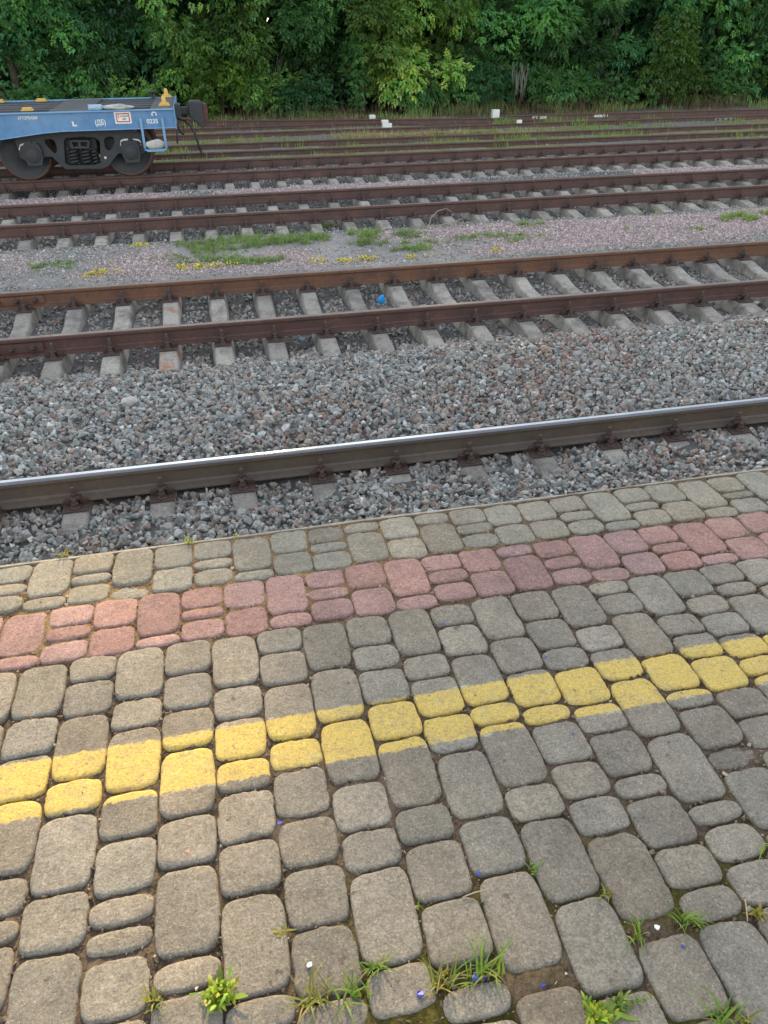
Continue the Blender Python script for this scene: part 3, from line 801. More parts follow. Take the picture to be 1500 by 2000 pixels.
# ------------------------------------------------------------------ wagon
def at_y(px, py, Y):
    d = CF + CR * ((px - 750) / FPX) - CU * ((py - 1000) / FPX)
    return CAM + d * (Y / d[1])
def Q(a, b, Y):                     # point of the wagon's side plane Y
    p_ = at_y(a / 3.488, 150 + b / 3.488, Y); return (p_[0], p_[2])
def curve_mesh(name, loops, y0, y1, mats, bev=0.0, smooth=None):
    """filled outline(s) with holes in the XZ plane, from y0 to y1; smooth: indices of loops drawn as rounded curves"""
    cu = bpy.data.curves.new('tmp', 'CURVE'); cu.dimensions = '2D'; cu.fill_mode = 'BOTH'
    cu.extrude = (y1 - y0) / 2; cu.bevel_depth = bev; cu.bevel_resolution = 1; cu.resolution_u = 4
    for i, L in enumerate(loops):
        if smooth and i in smooth:
            sp = cu.splines.new('BEZIER'); sp.bezier_points.add(len(L) - 1)
            for b, (x, z_) in zip(sp.bezier_points, L):
                b.co = (x, z_, 0); b.handle_left_type = b.handle_right_type = 'AUTO'
        else:
            sp = cu.splines.new('POLY'); sp.points.add(len(L) - 1)
            for b, (x, z_) in zip(sp.points, L): b.co = (x, z_, 0, 1)
        sp.use_cyclic_u = True
    return to_mesh(name, cu, (y0 + y1) / 2, mats)
def to_mesh(name, data, ymid, mats):
    o = bpy.data.objects.new('tmp', data); COL.objects.link(o)
    dg = bpy.context.evaluated_depsgraph_get()
    me = bpy.data.meshes.new_from_object(o.evaluated_get(dg)); me.name = name
    bpy.data.objects.remove(o)
    n = len(me.vertices); co = np.zeros(n * 3, np.float32); me.vertices.foreach_get('co', co); co = co.reshape(-1, 3)
    new = np.stack([co[:, 0], ymid - co[:, 2], co[:, 1]], 1).astype(np.float32)
    me.vertices.foreach_set('co', new.ravel())
    me.materials.clear()
    for mt in mats: me.materials.append(mt)
    me.update(); return me
def text_mesh(name, s, x, z, h, y, mats, w=None, shear=0.0, thick=0.0015):
    cu = bpy.data.curves.new('tmp', 'FONT'); cu.body = s; cu.size = h / 0.73; cu.extrude = thick; cu.shear = shear; cu.offset = 0.022 * cu.size
    me = to_mesh(name, cu, y, mats)
    n = len(me.vertices); co = np.zeros(n * 3, np.float32); me.vertices.foreach_get('co', co); co = co.reshape(-1, 3)
    x0, x1 = co[:, 0].min(), co[:, 0].max(); f = (w / (x1 - x0)) if w else 1
    co[:, 0] = x + (co[:, 0] - x0) * f; co[:, 2] += z
    me.vertices.foreach_set('co', co.ravel()); me.update(); return me

M['blue'] = simple('faded_blue_paint', (0.085, 0.205, 0.38), 0.5, 0, 8, 0.16, 0.05, 0.002, (0.15, 0.28, 0.44), 2.2, dlo=0.48, dhi=0.75, dirt2=(0.10, 0.085, 0.08), d2scale=7, d2lo=0.6, d2hi=0.72)
M['blue_edge'] = simple('lit_worn_blue_edge', (0.16, 0.32, 0.5), 0.5, 0, 30, 0.2, 0.05, 0.002, (0.1, 0.09, 0.09), 7.0, dlo=0.62, dhi=0.68)  # paler blue paints in light on the sill's top edge; dark specks are wear
M['deck'] = simple('dark_deck_steel', (0.055, 0.058, 0.066), 0.55, 0, 20, 0.3, 0.1, 0.003, (0.085, 0.085, 0.09), 3.0)
M['bogie'] = simple('grimy_black_steel', (0.030, 0.033, 0.038), 0.6, 0, 25, 0.3, 0.2, 0.003, (0.042, 0.04, 0.04), 4.0)
M['wheel_rim'] = simple('rusty_wheel_tread', (0.085, 0.045, 0.033), 0.6, 0, 20, 0.3, 0.1, 0.002)
M['yellow'] = simple('faded_yellow_paint', (0.62, 0.40, 0.10), 0.6, 0, 40, 0.15, 0.1, 0.002, (0.35, 0.16, 0.06), 12.0, dlo=0.6, dhi=0.68)
M['white'] = simple('white_paint', (0.72, 0.71, 0.68), 0.6, 0, 60, 0.08, 0, 0.001, (0.45, 0.43, 0.4), 9.0, dlo=0.6, dhi=0.75)
M['red'] = simple('red_paint', (0.42, 0.045, 0.04), 0.6, 0, 60, 0.1, 0)
M['black'] = simple('black_rubber', (0.02, 0.02, 0.021), 0.6, 0, 60, 0.2, 0.1, 0.002)
M['redrust'] = simple('red_rusty_casting', (0.105, 0.04, 0.03), 0.75, 0, 25, 0.35, 0.3, 0.004, (0.05, 0.03, 0.025), 6.0)
M['pale_rock'] = simple('pale_rock', (0.5, 0.48, 0.44), 0.9, 0, 30, 0.25, 0.6, 0.02, (0.3, 0.28, 0.26), 9.0)

WX, WY = -2.42, 17.65
wagon = thing('flat_wagon', 'blue container flat wagon with black bogie standing on the fourth track', 'railway wagon', (WX, WY, 0))
INV = Matrix.Translation((-WX, -WY, 0))
def part(name, me, parent=None, **kw):
    o = obj(name, me, parent or wagon, **kw)
    if parent is None: o.matrix_parent_inverse = INV
    return o
SY, FY, XR, XL = 16.27, 19.03, -0.51, -14.0
ZT, ZB = 1.205, 0.887
bot = [(XR, ZB), (-2.5, ZB - .002), (-2.88, .865), (-3.32, .818), (-3.66, .781), (-4.4, .69), (-5.2, .62)]
bot += [(XL + XR - x, z_) for x, z_ in reversed(bot)]
def sill(y, s):
    mb = MB()
    mb.prism(([(x, z_ + .016) for x, z_ in bot[::-1]] + [(XR, ZT - .016), (XL, ZT - .016)]), min(y, y + s * .014), max(y, y + s * .014), 0)
    a, b = sorted((y - s * .045, y + s * .09))
    mb.box(XL, XR, a, b, ZT - .0155, ZT, 1)
    for i in range(len(bot) - 1):
        (x1, z1), (x0, z0) = bot[i], bot[i + 1]
        mb.prism([(x0, z0), (x1, z1), (x1, z1 + .0155), (x0, z0 + .0155)], a, b, 1)
    return mb.mesh('side_sill', [M['blue'], M['blue_edge']])
s1 = part('side_sill', sill(SY, 1)); s2 = part('side_sill', sill(FY, -1))
LY = SY - .003
for txt, x, z_, h, wd in (('АВТОРЕЖИМ', -3.27, 1.098, .05, .34), ('(ДБ)', -1.945, .972, .088, .185), ('0235', -1.022, .972, .075, .205)):
    part('lettering', text_mesh('lettering', txt, x, z_, h, LY, [M['white']], wd), s1)
mk = MB(); mk.prism([(-2.352, .965), (-2.27, .962), (-2.27, .985), (-2.325, .99), (-2.325, 1.025), (-2.302, 1.018), (-2.352, 1.055)][::1], LY - .002, LY)
part('jack_mark', mk.mesh('jack_mark', [M['white']]), s1)
hk = []
for k in range(15):
    a = R(-40 + 20 * k * 0.93); hk.append((-.868 + .05 * math.cos(a), 1.122 + .045 * math.sin(a)))
hk += [(-.868 + .028 * math.cos(R(-40 + 20 * k * 0.93)), 1.122 + .024 * math.sin(R(-40 + 20 * k * 0.93))) for k in range(14, -1, -1)]
part('hook_mark', curve_mesh('hook_mark', [hk], LY - .002, LY, [M['white']]), s1)
sg = part('warning_sign', (MB().box(-1.585, -1.29, SY - .006, SY - .002, .982, 1.178)).mesh('warning_sign', [M['white']]))
def ring(x0, x1, z0, z1, t): return [[(x0, z0), (x1, z0), (x1, z1), (x0, z1)], [(x0 + t, z0 + t), (x1 - t, z0 + t), (x1 - t, z1 - t), (x0 + t, z1 - t)]]
part('sign_border', curve_mesh('sign_border', ring(-1.558, -1.317, 1.006, 1.154, .018), SY - .009, SY - .0065, [M['red']]), sg)
bolt = MB(); bolt.prism([(-1.516, 1.128), (-1.528, 1.085), (-1.514, 1.088), (-1.52, 1.04), (-1.502, 1.098), (-1.513, 1.095), (-1.503, 1.13)], SY - .009, SY - .0065)
part('lightning_mark', bolt.mesh('lightning_mark', [M['red']]), sg)
part('lettering', text_mesh('lettering', 'НЕ ВЛЕЗАЙ', -1.487, 1.092, .024, SY - .0075, [M['black']], .142, .1), sg)
part('lettering', text_mesh('lettering', 'УБЬЁТ', -1.452, 1.048, .024, SY - .0075, [M['black']], .075, .1), sg)
# end beam
eb = MB(); eb.box(XR + .001, XR + .016, SY - .045, FY + .045, ZB - .02, ZT + .022, 1); eb.box(XR - .10, XR, SY + .02, FY - .02, ZB + .03, ZB + .05, 0); eb.box(XR + .0165, XR + .10, 17.42, 17.88, ZB + .03, ZT - .03, 2)
part('end_beam', eb.mesh('end_beam', [M['blue'], M['blue_edge'], M['bogie']], 0.003))
# deck: long beams, cross members and plates
df = MB()
for y, wd, zt in ((16.52, .10, 1.185), (16.98, .16, 1.195), (17.45, .20, 1.195), (17.85, .20, 1.195), (18.32, .16, 1.195), (18.80, .10, 1.185)):
    df.box(XL + .05, XR - .42, y - wd / 2, y + wd / 2, zt - .03, zt); df.box(XL + .05, XR - .42, y - .01, y + .01, .9, zt - .031)
for i, x in enumerate(np.arange(-3.62, XL + .5, -0.62)):
    df.box(x - .035, x + .035, SY + .10, FY - .10, 1.12, 1.163)
df.tube([(XL, 16.42, .93), (-3.0, 16.42, .93), (-2.6, 16.42, .90), (XR - .15, 16.42, .90)], .021, 8); df.box(-1.3, -1.24, 16.35, 18.9, .84, .886); df.box(-3.75, -3.69, 16.35, 18.9, .70, .80); df.box(XL + .2, XR - .2, 17.30, 17.34, .80, 1.10); df.box(XL + .2, XR - .2, 17.96, 18.0, .80, 1.10)
part('deck_frame', df.mesh('deck_frame', [M['deck']]))
part('deck_plate', (MB().box(-2.74, -2.02, SY + .10, FY - .10, 1.197, 1.209)).mesh('deck_plate', [M['deck']]))
part('deck_plate', (MB().box(-.925, XR - .005, SY + .10, FY - .10, 1.197, 1.209)).mesh('deck_plate', [M['deck']]))
def lock(x, y, knob=True):
    mb = MB(); z0 = 1.2095
    mb.box(x - .105, x + .105, y - .075, y + .075, z0, z0 + .025); mb.box(x - .085, x + .085, y - .06, y + .06, z0 + .0255, z0 + .055)
    if knob:
        mb.lathe([(.042, z0 + .0555), (.044, z0 + .10), (.036, z0 + .145), (.018, z0 + .165), (0, z0 + .168)], (x, y, 0), n=14)
    return mb.mesh('container_lock', [M['yellow']], 0.006)
part('container_lock', lock(-.68, 16.88)); part('container_lock', lock(-.69, 18.88))
for x, y in ((-3.13, 16.6), (-3.2, 18.62), (-4.02, 18.6), (-5.6, 16.6), (-5.6, 18.6), (-13.3, 16.9), (-13.3, 18.5)): part('container_lock', lock(x, y, False))
kb = MB(); kb.lathe([(.05, 1.21), (.05, 1.23), (.022, 1.24), (.022, 1.29), (.09, 1.30), (.095, 1.33), (.03, 1.345), (0, 1.345)], (-.97, 18.85, 0), n=14)
part('brake_handwheel', kb.mesh('brake_handwheel', [M['black']]))
# coupler
cp = MB(); cp.box(-.49, -.235, 17.55, 17.75, .985, 1.12, 0)
co = part('coupler', cp.mesh('coupler', [M['bogie']], 0.01))
ch = MB(); ch.prism([(-.245, 1.0), (-.22, .89), (-.10, .845), (-.06, .76), (.03, .75), (.035, 1.205), (-.02, 1.225), (-.21, 1.232), (-.235, 1.215)], 17.42, 17.83, 0)
part('coupler_head', ch.mesh('coupler_head', [M['bogie']], 0.02), co)
cf = MB(); cf.prism([(.036, .775), (.085, .79), (.125, .93), (.135, 1.09), (.11, 1.165), (.036, 1.19)], 17.47, 17.78, 0); cf.lathe([(0, -.004), (.014, -.004), (.014, 0)][::-1], (.085, 17.47, 1.0), axis='y', n=10, mi=1)
part('coupler_jaw', cf.mesh('coupler_jaw', [M['redrust'], M['black']], 0.012), co)
# brake hoses
def P3(a, b, Y): q = at_y(a / 3.488, 150 + b / 3.488, Y); return tuple(q)
h1 = MB(); h1.tube([P3(1195, 250, 17.25), P3(1212, 285, 17.2), P3(1262, 300, 17.15), P3(1302, 340, 17.12), P3(1335, 400, 17.1), P3(1352, 460, 17.1), P3(1368, 508, 17.1)], .024, 10)
ho = part('brake_hose', h1.mesh('brake_hose', [M['black']]))
hf = MB(); hf.tube([P3(1366, 503, 17.1), P3(1376, 518, 17.1), P3(1392, 530, 17.1)], [.026, .034, .03], 10); part('hose_fitting', hf.mesh('hose_fitting', [M['redrust']]), ho)
h2 = MB(); h2.tube([P3(1205, 300, 17.2), P3(1212, 345, 17.2), P3(1232, 380, 17.2), P3(1255, 392, 17.2)], .022, 8)
part('brake_hose', h2.mesh('brake_hose', [M['black']]))
h3 = MB(); h3.tube([P3(1225, 290, 17.1), P3(1250, 288, 17.1), P3(1285, 288, 17.08), P3(1315, 305, 17.05)], [.03, .02, .028, .014], 8); h3.tube([P3(1250, 310, 17.1), P3(1252, 375, 17.1)], .008, 6)
part('brake_cock', h3.mesh('brake_cock', [M['redrust']]))
h4 = MB(); h4.tube([P3(1205, 320, 16.5), P3(1209, 455, 16.5)], .016, 8); h4.box(XR + .0165, XR + .09, 16.75, 16.9, 1.0, 1.24)
part('uncoupling_lever', h4.mesh('uncoupling_lever', [M['bogie']]))
# step
st = MB()
for x in (-1.125, -.733):
    st.box(x - .022, x + .022, 16.205, 16.217, .555, 1.06); st.box(x - .006, x + .006, 16.2175, 16.25, .70, 1.06)
st.box(-1.13, -.727, 16.06, 16.204, .535, .553); st.box(-1.09, -.767, 16.05, 16.059, .515, .553)
part('step', st.mesh('step', [M['blue_edge']], 0.002))

# bogie
def bogie():
    root = part('bogie', None)
    YF = 16.57
    g = lambda L: [Q(a, b, YF) for a, b in L]
    outer = g([(103, 440), (112, 418), (135, 408), (300, 386), (500, 371), (700, 369), (930, 378), (968, 392), (980, 430), (978, 520), (950, 530), (830, 522), (806, 520), (772, 560), (744, 604), (700, 624), (450, 628), (430, 612), (392, 577), (352, 540), (292, 548), (170, 566), (143, 552), (128, 500)])
    wl = g([(302, 432), (325, 422), (365, 430), (385, 465), (390, 505), (378, 524), (350, 505), (320, 475)])
    wr = g([(712, 420), (735, 407), (770, 410), (783, 435), (775, 470), (750, 502), (725, 498), (710, 460)])
    mid = g([(432, 440), (445, 415), (560, 405), (650, 412), (684, 440), (690, 590), (640, 603), (470, 606), (440, 590)])
    for s, y0 in ((1, YF), (-1, 2 * WY - YF - .12)):
        f = obj('side_frame', curve_mesh('side_frame', [outer, wl, wr, mid], y0, y0 + .12, [M['bogie']], 0.012, smooth={1, 2}), root)
        if s > 0:
            d = MB(); a = Q(718, 550, YF); d.box(a[0] - .018, a[0] + .018, YF - .018, YF - .013, a[1] - .02, a[1] + .02)
            for L in ([(128, 492), (136, 462), (160, 452), (205, 449)], [(228, 447), (256, 450), (278, 482)], [(818, 462), (822, 432), (845, 422), (874, 421)], [(905, 420), (942, 424), (960, 440), (962, 460)]):
                pts = g(L); n_ = len(pts); th = .028
                up = [(x, z_) for x, z_ in pts]; lo = [(x + .012 * (1 if i in (0,) else 0) - (.02 if i == n_ - 1 else 0), z_ - th) for i, (x, z_) in enumerate(pts)]
                for i in range(n_ - 1): d.prism([lo[i], lo[i + 1], up[i + 1], up[i]], YF - .017, YF - .0125)
            part('white_mark', d.mesh('white_mark', [M['white']]), f)
        yb = y0 + .06
        sp = MB()
        for cx in (512, 598, 655):
            for dy in (-.06, .07):
                x, zb_ = Q(cx, 592, YF); zt = Q(cx, 490, YF)[1]; rr = .078 if cx < 640 else .05
                pts = [(x + rr * math.cos(t), yb + dy + rr * math.sin(t), zb_ + (zt - zb_) * t / (9 * math.pi)) for t in np.linspace(0, 9 * math.pi, 72)]
                sp.tube(pts, .017, 6)
        part('spring', sp.mesh('spring', [M['bogie']]), root)
        L = g([(478, 440), (490, 430), (598, 430), (612, 440), (608, 486), (482, 486)])
        bo = curve_mesh('bolster', [L, g([(488, 442), (536, 442), (538, 470), (500, 480)]), g([(548, 442), (600, 442), (592, 478), (550, 470)])], y0 - .03, y0 + .15, [M['bogie']], .006)
        part('bolster', bo, root)
        for cx, cy in ((225, 530), (893, 510)):
            x, z_ = Q(cx, cy, YF - .08); sgn = -1 if s > 0 else 1
            ab = MB(); w_, h_ = .165, .19; ya, yb2 = (y0 - .10, y0 + .10) if s > 0 else (y0 + .02, y0 + .22)
            ab.prism([(x - w_ * .8, z_ - h_), (x + w_ * .8, z_ - h_), (x + w_ * .85, z_ - h_ * .6), (x + w_, z_ - h_ * .4), (x + w_, z_ + h_ * .55), (x + w_ * .7, z_ + h_), (x - w_ * .7, z_ + h_), (x - w_, z_ + h_ * .55), (x - w_, z_ - h_ * .4), (x - w_ * .85, z_ - h_ * .6)], ya, yb2)
            yo = ya if s > 0 else yb2
            ab.lathe([(.135, 0), (.135, sgn * .02), (.125, sgn * .028), (.10, sgn * .03), (.095, sgn * .045), (.03, sgn * .052), (0, sgn * .052)], (x, yo, z_), axis='y', n=22, sm=False)
            part('axle_box', ab.mesh('axle_box', [M['bogie']]), root)
    for x in (-3.40, -1.50):
        for yc, s in ((16.855, 1), (18.446, -1)):
            wv = MB()
            prof = [(.05, -.08), (.12, -.078), (.13, -.055), (.36, -.03), (.40, -.05), (.432, -.064)]
            wv.lathe([(r_, h * s) for r_, h in prof], (x, yc, .478), axis='y', n=64, mi=0)
            rim = [(.4325, -.064), (.445, -.067), (.472, -.066), (.4755, -.06), (.4775, .05), (.505, .06), (.505, .07), (.40, .07), (.36, .03), (.05, .03)]
            wv.lathe([(r_, h * s) for r_, h in rim], (x, yc, .478), axis='y', n=64, mi=1)
            part('wheel', wv.mesh('wheel', [M['bogie'], M['wheel_rim']]), root)
        ax = MB(); ax.tube([(x, 16.7, .478), (x, 18.6, .478)], .075, 14); part('axle', ax.mesh('axle', [M['bogie']]), root)
    bl = MB(); bl.box(-2.62, -2.22, 16.85, 18.45, .55, .80); bl.box(-2.72, -2.05, 16.72, 16.76, .26, .70); bl.box(-2.72, -2.05, 18.54, 18.58, .26, .70); part('bolster', bl.mesh('bolster', [M['bogie']], .01), root)  # thin plates behind the springs are added to fill the see-through opening with dark
    return root
b1 = bogie()
b2 = copy_tree(b1, wagon); b2.location = (XL + XR + 2 * 2.42 - 0.0 - 0.0, 0, 0)
# things lying on the wagon
def rock_mesh(name, size, seed, mt, bumps=0.12):
    bm = bmesh.new(); bmesh.ops.create_icosphere(bm, subdivisions=4, radius=1)
    r_ = np.random.default_rng(seed); cuts = r_.standard_normal((14, 3)); cuts /= np.linalg.norm(cuts, axis=1)[:, None]; ds = r_.uniform(0.62, 0.95, 14)
    for v in bm.verts:
        p_ = np.array(v.co)
        for c_, d_ in zip(cuts, ds):
            t = p_ @ c_ - d_
            if t > 0: p_ = p_ - c_ * t
        p_ = p_ * (1 + bumps * (float(fbm(p_[0] + seed, p_[1] + p_[2] * .7, 2.5, 3)) - .5))
        v.co = p_ * np.array(size)
    for f in bm.faces: f.smooth = True
    me = bpy.data.meshes.new(name); bm.to_mesh(me); bm.free(); me.materials.append(mt); return me
p_ = at_y(806 / 3.488, 150 + 205 / 3.488, 16.36)
o = obj('stone_slab', rock_mesh('stone_slab', (.29, .10, .058), 4, M['pale_rock'])); o.location = (p_[0], 16.36, ZT + .048); tag(o, 'long pale stone slab lying on the edge of the wagon deck', 'stone')
o = obj('rock', rock_mesh('rock', (.165, .09, .10), 9, M['pale_rock'], .3)); o.location = (-.93, 16.13, .553 + .08); tag(o, 'white rough rock lying on the blue step of the wagon', 'rock')
bt = MB(); x0 = at_y(650 / 3.488, 150 + 200 / 3.488, 16.38)[0]
prof = [(0, -.13), (.045, -.13), (.052, -.11), (.046, -.08), (.052, -.05), (.045, -.02), (.052, .01), (.05, .05), (.05, .09), (.03, .12), (.02, .125), (.02, .14), (0, .14)]
V = []; nn = 16
bt2 = MB(); bt2.lathe(prof, (0, 0, 0), n=nn)
pm, nt_, b_ = mat('clear_blue_plastic'); b_.inputs['Base Color'].default_value = (.45, .6, .72, 1); b_.inputs['Roughness'].default_value = .2; b_.inputs['Transmission Weight'].default_value = .35
o = obj('plastic_bottle', bt2.mesh('plastic_bottle', [pm])); o.location = (x0, 16.37, ZT + .05); o.rotation_euler = (0, R(90), R(8)); tag(o, 'crumpled pale blue plastic bottle on the wagon deck beside the stone slab', 'bottle')

# ------------------------------------------------------------------ leaves
def leaflet(L, W, base, ang, droop, twist=0.0):
    """folded diamond leaflet: 4 points, 2 faces"""
    c, s = math.cos(ang), math.sin(ang)
    P = np.array([[0, 0, 0], [L * .45, W / 2, .02], [L, 0, -droop * L], [L * .45, -W / 2, .02]])
    P[1, 2] += .10 * W; P[3, 2] += .10 * W
    X = P[:, 0] * c - P[:, 1] * s; Y = P[:, 0] * s + P[:, 1] * c
    return np.stack([X, Y, P[:, 2]], 1) + base
F2 = np.array([[0, 1, 2], [0, 2, 3]])
def compound(npair, L, W, seed, droop=.35, spread=55, term=True, rach=1.0):
    r_ = np.random.default_rng(seed); V, F = [], []
    def put(p_): F.append(F2 + 4 * len(V)); V.append(p_)
    for i in range(npair):
        t = (0.3 + 0.6 * (i + .5) / npair) * rach
        for s in (-1, 1):
            put(leaflet(L * r_.uniform(.8, 1.15), W * r_.uniform(.8, 1.15), np.array([t, 0, -.22 * t * t]), s * R(spread + r_.uniform(-12, 12)), droop + r_.uniform(-.1, .25)))
    if term: put(leaflet(L * 1.1, W, np.array([rach * .92, 0, -.2]), R(r_.uniform(-10, 10)), droop))
    return np.concatenate(V), np.concatenate(F)
SPRAY = dict(ash=[compound(2, .56, .36, k, .38) for k in range(5)], walnut=[compound(6, .34, .13, 20 + k, .25, 65) for k in range(4)],
             round=[compound(2, .46, .46, 40 + k, .15, 70, True, .9) for k in range(4)], big=[compound(1, .8, .6, 60 + k, .3, 60) for k in range(4)])
def orient(D, up):
    D = D / np.linalg.norm(D, axis=1)[:, None]
    Yv = np.cross(up, D); Yv /= np.linalg.norm(Yv, axis=1)[:, None] + 1e-9
    Zv = np.cross(D, Yv)
    return np.stack([D, Yv, Zv], -1)
def foliage(clumps, kind, size, tint, hue=.14, droop=.35, fr=.75):
    """clumps: (cx, cy, cz, rx, ry, rz, count, brightness)"""
    Ps, Ds, Ts, Ss = [], [], [], []
    for cx, cy, cz, rx, ry, rz, n, br in clumps:
        n = int(n); d = rng.standard_normal((n, 3)); d /= np.linalg.norm(d, axis=1)[:, None]
        k = d[:, 1] > 0.2; d[k & (rng.random(n) < fr), 1] *= -1
        k = d[:, 2] < -0.3; d[k & (rng.random(n) < .5), 2] *= -1
        r_ = rng.uniform(.45, 1.05, n) ** .7
        Ps.append(np.array([cx, cy, cz]) + d * r_[:, None] * np.array([rx, ry, rz]))
        Ds.append(d * np.array([1, 1, .5]) + rng.normal(0, .35, (n, 3)) + np.array([0, 0, -droop]))
        b = br * rng.uniform(.72, 1.3, n); h = rng.normal(0, hue, n)
        Ts.append(np.array(tint) * b[:, None] * np.stack([1 + h * .9, 1 + h * .2, 1 - h], 1)); Ss.append(size * rng.uniform(.7, 1.25, n))
    P, D, T, S = map(np.concatenate, (Ps, Ds, Ts, Ss))
    up = np.tile([0, 0, 1.0], (len(P), 1)) + rng.normal(0, .35, (len(P), 3))
    return P, orient(D, up), np.clip(T, .003, .6), S
def leaves_mesh(name, sets, mt='leaf'):
    Vs, Fs, Ts = [], [], []; base = 0
    for kind, (P, Rm, T, S) in sets:
        temps = SPRAY[kind]; ti = rng.integers(0, len(temps), len(P))
        for k, (tv, tf) in enumerate(temps):
            s = np.flatnonzero(ti == k)
            if not len(s): continue
            V = np.einsum('nij,vj->nvi', Rm[s], tv) * S[s][:, None, None] + P[s][:, None, :]
            nv = len(tv); Vs.append(V.reshape(-1, 3))
            Fs.append((tf[None] + (np.arange(len(s)) * nv)[:, None, None]).reshape(-1, 3) + base); Ts.append(np.repeat(T[s], nv, 0)); base += len(s) * nv
    return np_mesh(name, np.concatenate(Vs), Fs, [M[mt]], None, False, np.concatenate(Ts))
M['bark'] = simple('bark', (0.15, 0.12, 0.09), 0.95, 0, 18, 0.4, 0.8, 0.02, (0.045, 0.05, 0.03), 3.0)

def trunk_mesh(X, Y, h, lean, seed, r=.13):
    r_ = np.random.default_rng(seed); mb = MB(); z0 = -.5
    pts = [(X + lean * t * h * .25 + r_.normal(0, .06), Y + r_.normal(0, .06), z0 + t * h * .8) for t in np.linspace(0, 1, 8)]
    mb.tube(pts, [r * (1.25 - t * .95) for t in np.linspace(0, 1, 8)], 8)
    for k in range(7):
        b = Vector(pts[1 + k % 6]); a = r_.uniform(0, 6.28); L = r_.uniform(1.0, 2.2)
        q = [b, b + Vector((math.cos(a) * L * .4, math.sin(a) * L * .4, L * .35)), b + Vector((math.cos(a) * L, math.sin(a) * L, L * .6))]
        mb.tube(q, [r * .4, r * .25, r * .08], 6)
    return mb.mesh('trunk', [M['bark']])
def tree(name, px, Y, h, kind, size, tint, label, nlow=26, per=62, spread=1.9, lean=0.0, seed=0, zlo=.2, bright=1.0, group='trees beyond the tracks', upper=9, upn=170):
    X = float(at_y(px, 215, Y)[0]); r_ = np.random.default_rng(100 + seed)
    root = thing(name, label, 'tree', (X, Y, -.4), group); inv = Matrix.Translation((-X, -Y, .4))
    t = obj('trunk', trunk_mesh(X, Y, h, lean, seed), root); t.matrix_parent_inverse = inv
    low = []
    for k in range(nlow):
        z_ = r_.uniform(zlo, 4.7); ww = spread * (1 - .1 * abs(z_ - 3))
        x = X + r_.uniform(-ww, ww); y = Y - 1.1 - r_.uniform(-1.0, 1.2) * (1 if z_ > 1.2 else .5) - .22 * max(z_ - 2, 0)
        q = r_.uniform(.42, .8)
        low.append((x, y, z_, q * 1.1, q * .8, q * r_.uniform(.6, .95), per * q * q / .36, bright * r_.choice([.42, .75, 1.15, 1.75])))  # clump brightness paints lit clumps and shaded hollows into the leaf colour
    up = []
    for k in range(upper):
        z_ = 4.8 + (h - 4.8) * (k + .5) / upper; ww = spread * 1.25 * (1 - .75 * max(0, (z_ - h * .55) / (h * .45)))
        up.append((X + r_.uniform(-ww, ww) * .6, Y + .9 + r_.uniform(-.5, .9), z_, 1.25, 1.1, .95, upn, 1.0))
    c = obj('crown', leaves_mesh('crown', [(kind, foliage(low, kind, size, tint)), ('big', foliage(up, 'big', .42, tint, fr=.3))]), root); c.matrix_parent_inverse = inv
    return root
DK, MD, BR, YG = (.058, .16, .062), (.1, .24, .075), (.17, .33, .08), (.22, .38, .085)
TREES = [
 (-130, 33.0, 12.3, 'ash', .26, MD, 'leafy maple at the far left, mostly outside the photo beside the wagon'),
 (45, 32.6, 12.3, 'round', .19, DK, 'dark small-leaved tree behind the left end of the wagon deck'),
 (185, 33.4, 12.3, 'ash', .28, MD, 'mid green maple behind the middle of the wagon deck'),
 (310, 33.6, 12.3, 'ash', .27, DK, 'dark green tree behind the wagon end and its yellow locks'),
 (430, 32.8, 12.2, 'ash', .29, BR, 'bright green ash-leaved maple above the wagon coupler'),
 (560, 33.2, 15.4, 'ash', .29, MD, 'leaning-trunked maple standing right of the coupler'),
 (680, 34.2, 12.3, 'ash', .28, DK, 'dark recessed tree left of the yellow-green maple'),
 (790, 32.3, 12.3, 'ash', .29, YG, 'yellow-green ash-leaved maple overhanging the middle of the tracks'),
 (930, 33.6, 12.3, 'ash', .27, MD, 'dull green maple with hanging dead strands beside it'),
 (1060, 33.0, 12.3, 'walnut', .50, MD, 'tree with long feathery compound leaves right of the dead strands'),
 (1180, 33.8, 12.3, 'ash', .27, DK, 'dark tree rising behind the rounded light green bush'),
 (1310, 33.6, 12.3, 'walnut', .46, MD, 'feathery-leaved tree above the rounded light green bush'),
 (1430, 32.8, 12.3, 'ash', .28, MD, 'leafy maple at the right end of the tree belt'),
 (1560, 33.0, 12.3, 'ash', .28, BR, 'bright maple cut by the right edge of the photo'),
 (1700, 33.4, 12.3, 'ash', .30, MD, None), (1850, 33.2, 12.3, 'ash', .30, MD, None)]
for i, (px, Y, h, kind, size, tint, lab) in enumerate(TREES):
    inn = lab is not None
    tree('broadleaf_tree', px, Y, h, kind, size * .86, tint, lab or 'leafy maple standing beyond the right edge of the photo', nlow=34 if inn else 18, per=(84 if kind != 'walnut' else 54) if inn else 40, seed=i, spread=1.95, lean=(.5 if i == 5 else ((i * 37) % 7 - 3) * .06), bright=1.0)
for i, px in enumerate((-150, 20, 150, 280, 400, 520, 640, 760, 880, 1000, 1120, 1240, 1360, 1480, 1600, 1720)):
    tree('broadleaf_tree', px, 37.0 + (i % 3) * .9, 10.5 + (i % 4) * .5, 'big', .36, DK, 'tall dark tree of the second row, half hidden behind the front trees', nlow=14, per=42, spread=2.3, seed=50 + i, group='second row of trees', upper=6, upn=110)
n = 24000
P = np.stack([rng.uniform(-25, 45, n), rng.uniform(40, 47, n), rng.uniform(-.3, 11, n) ** 1.0], 1)
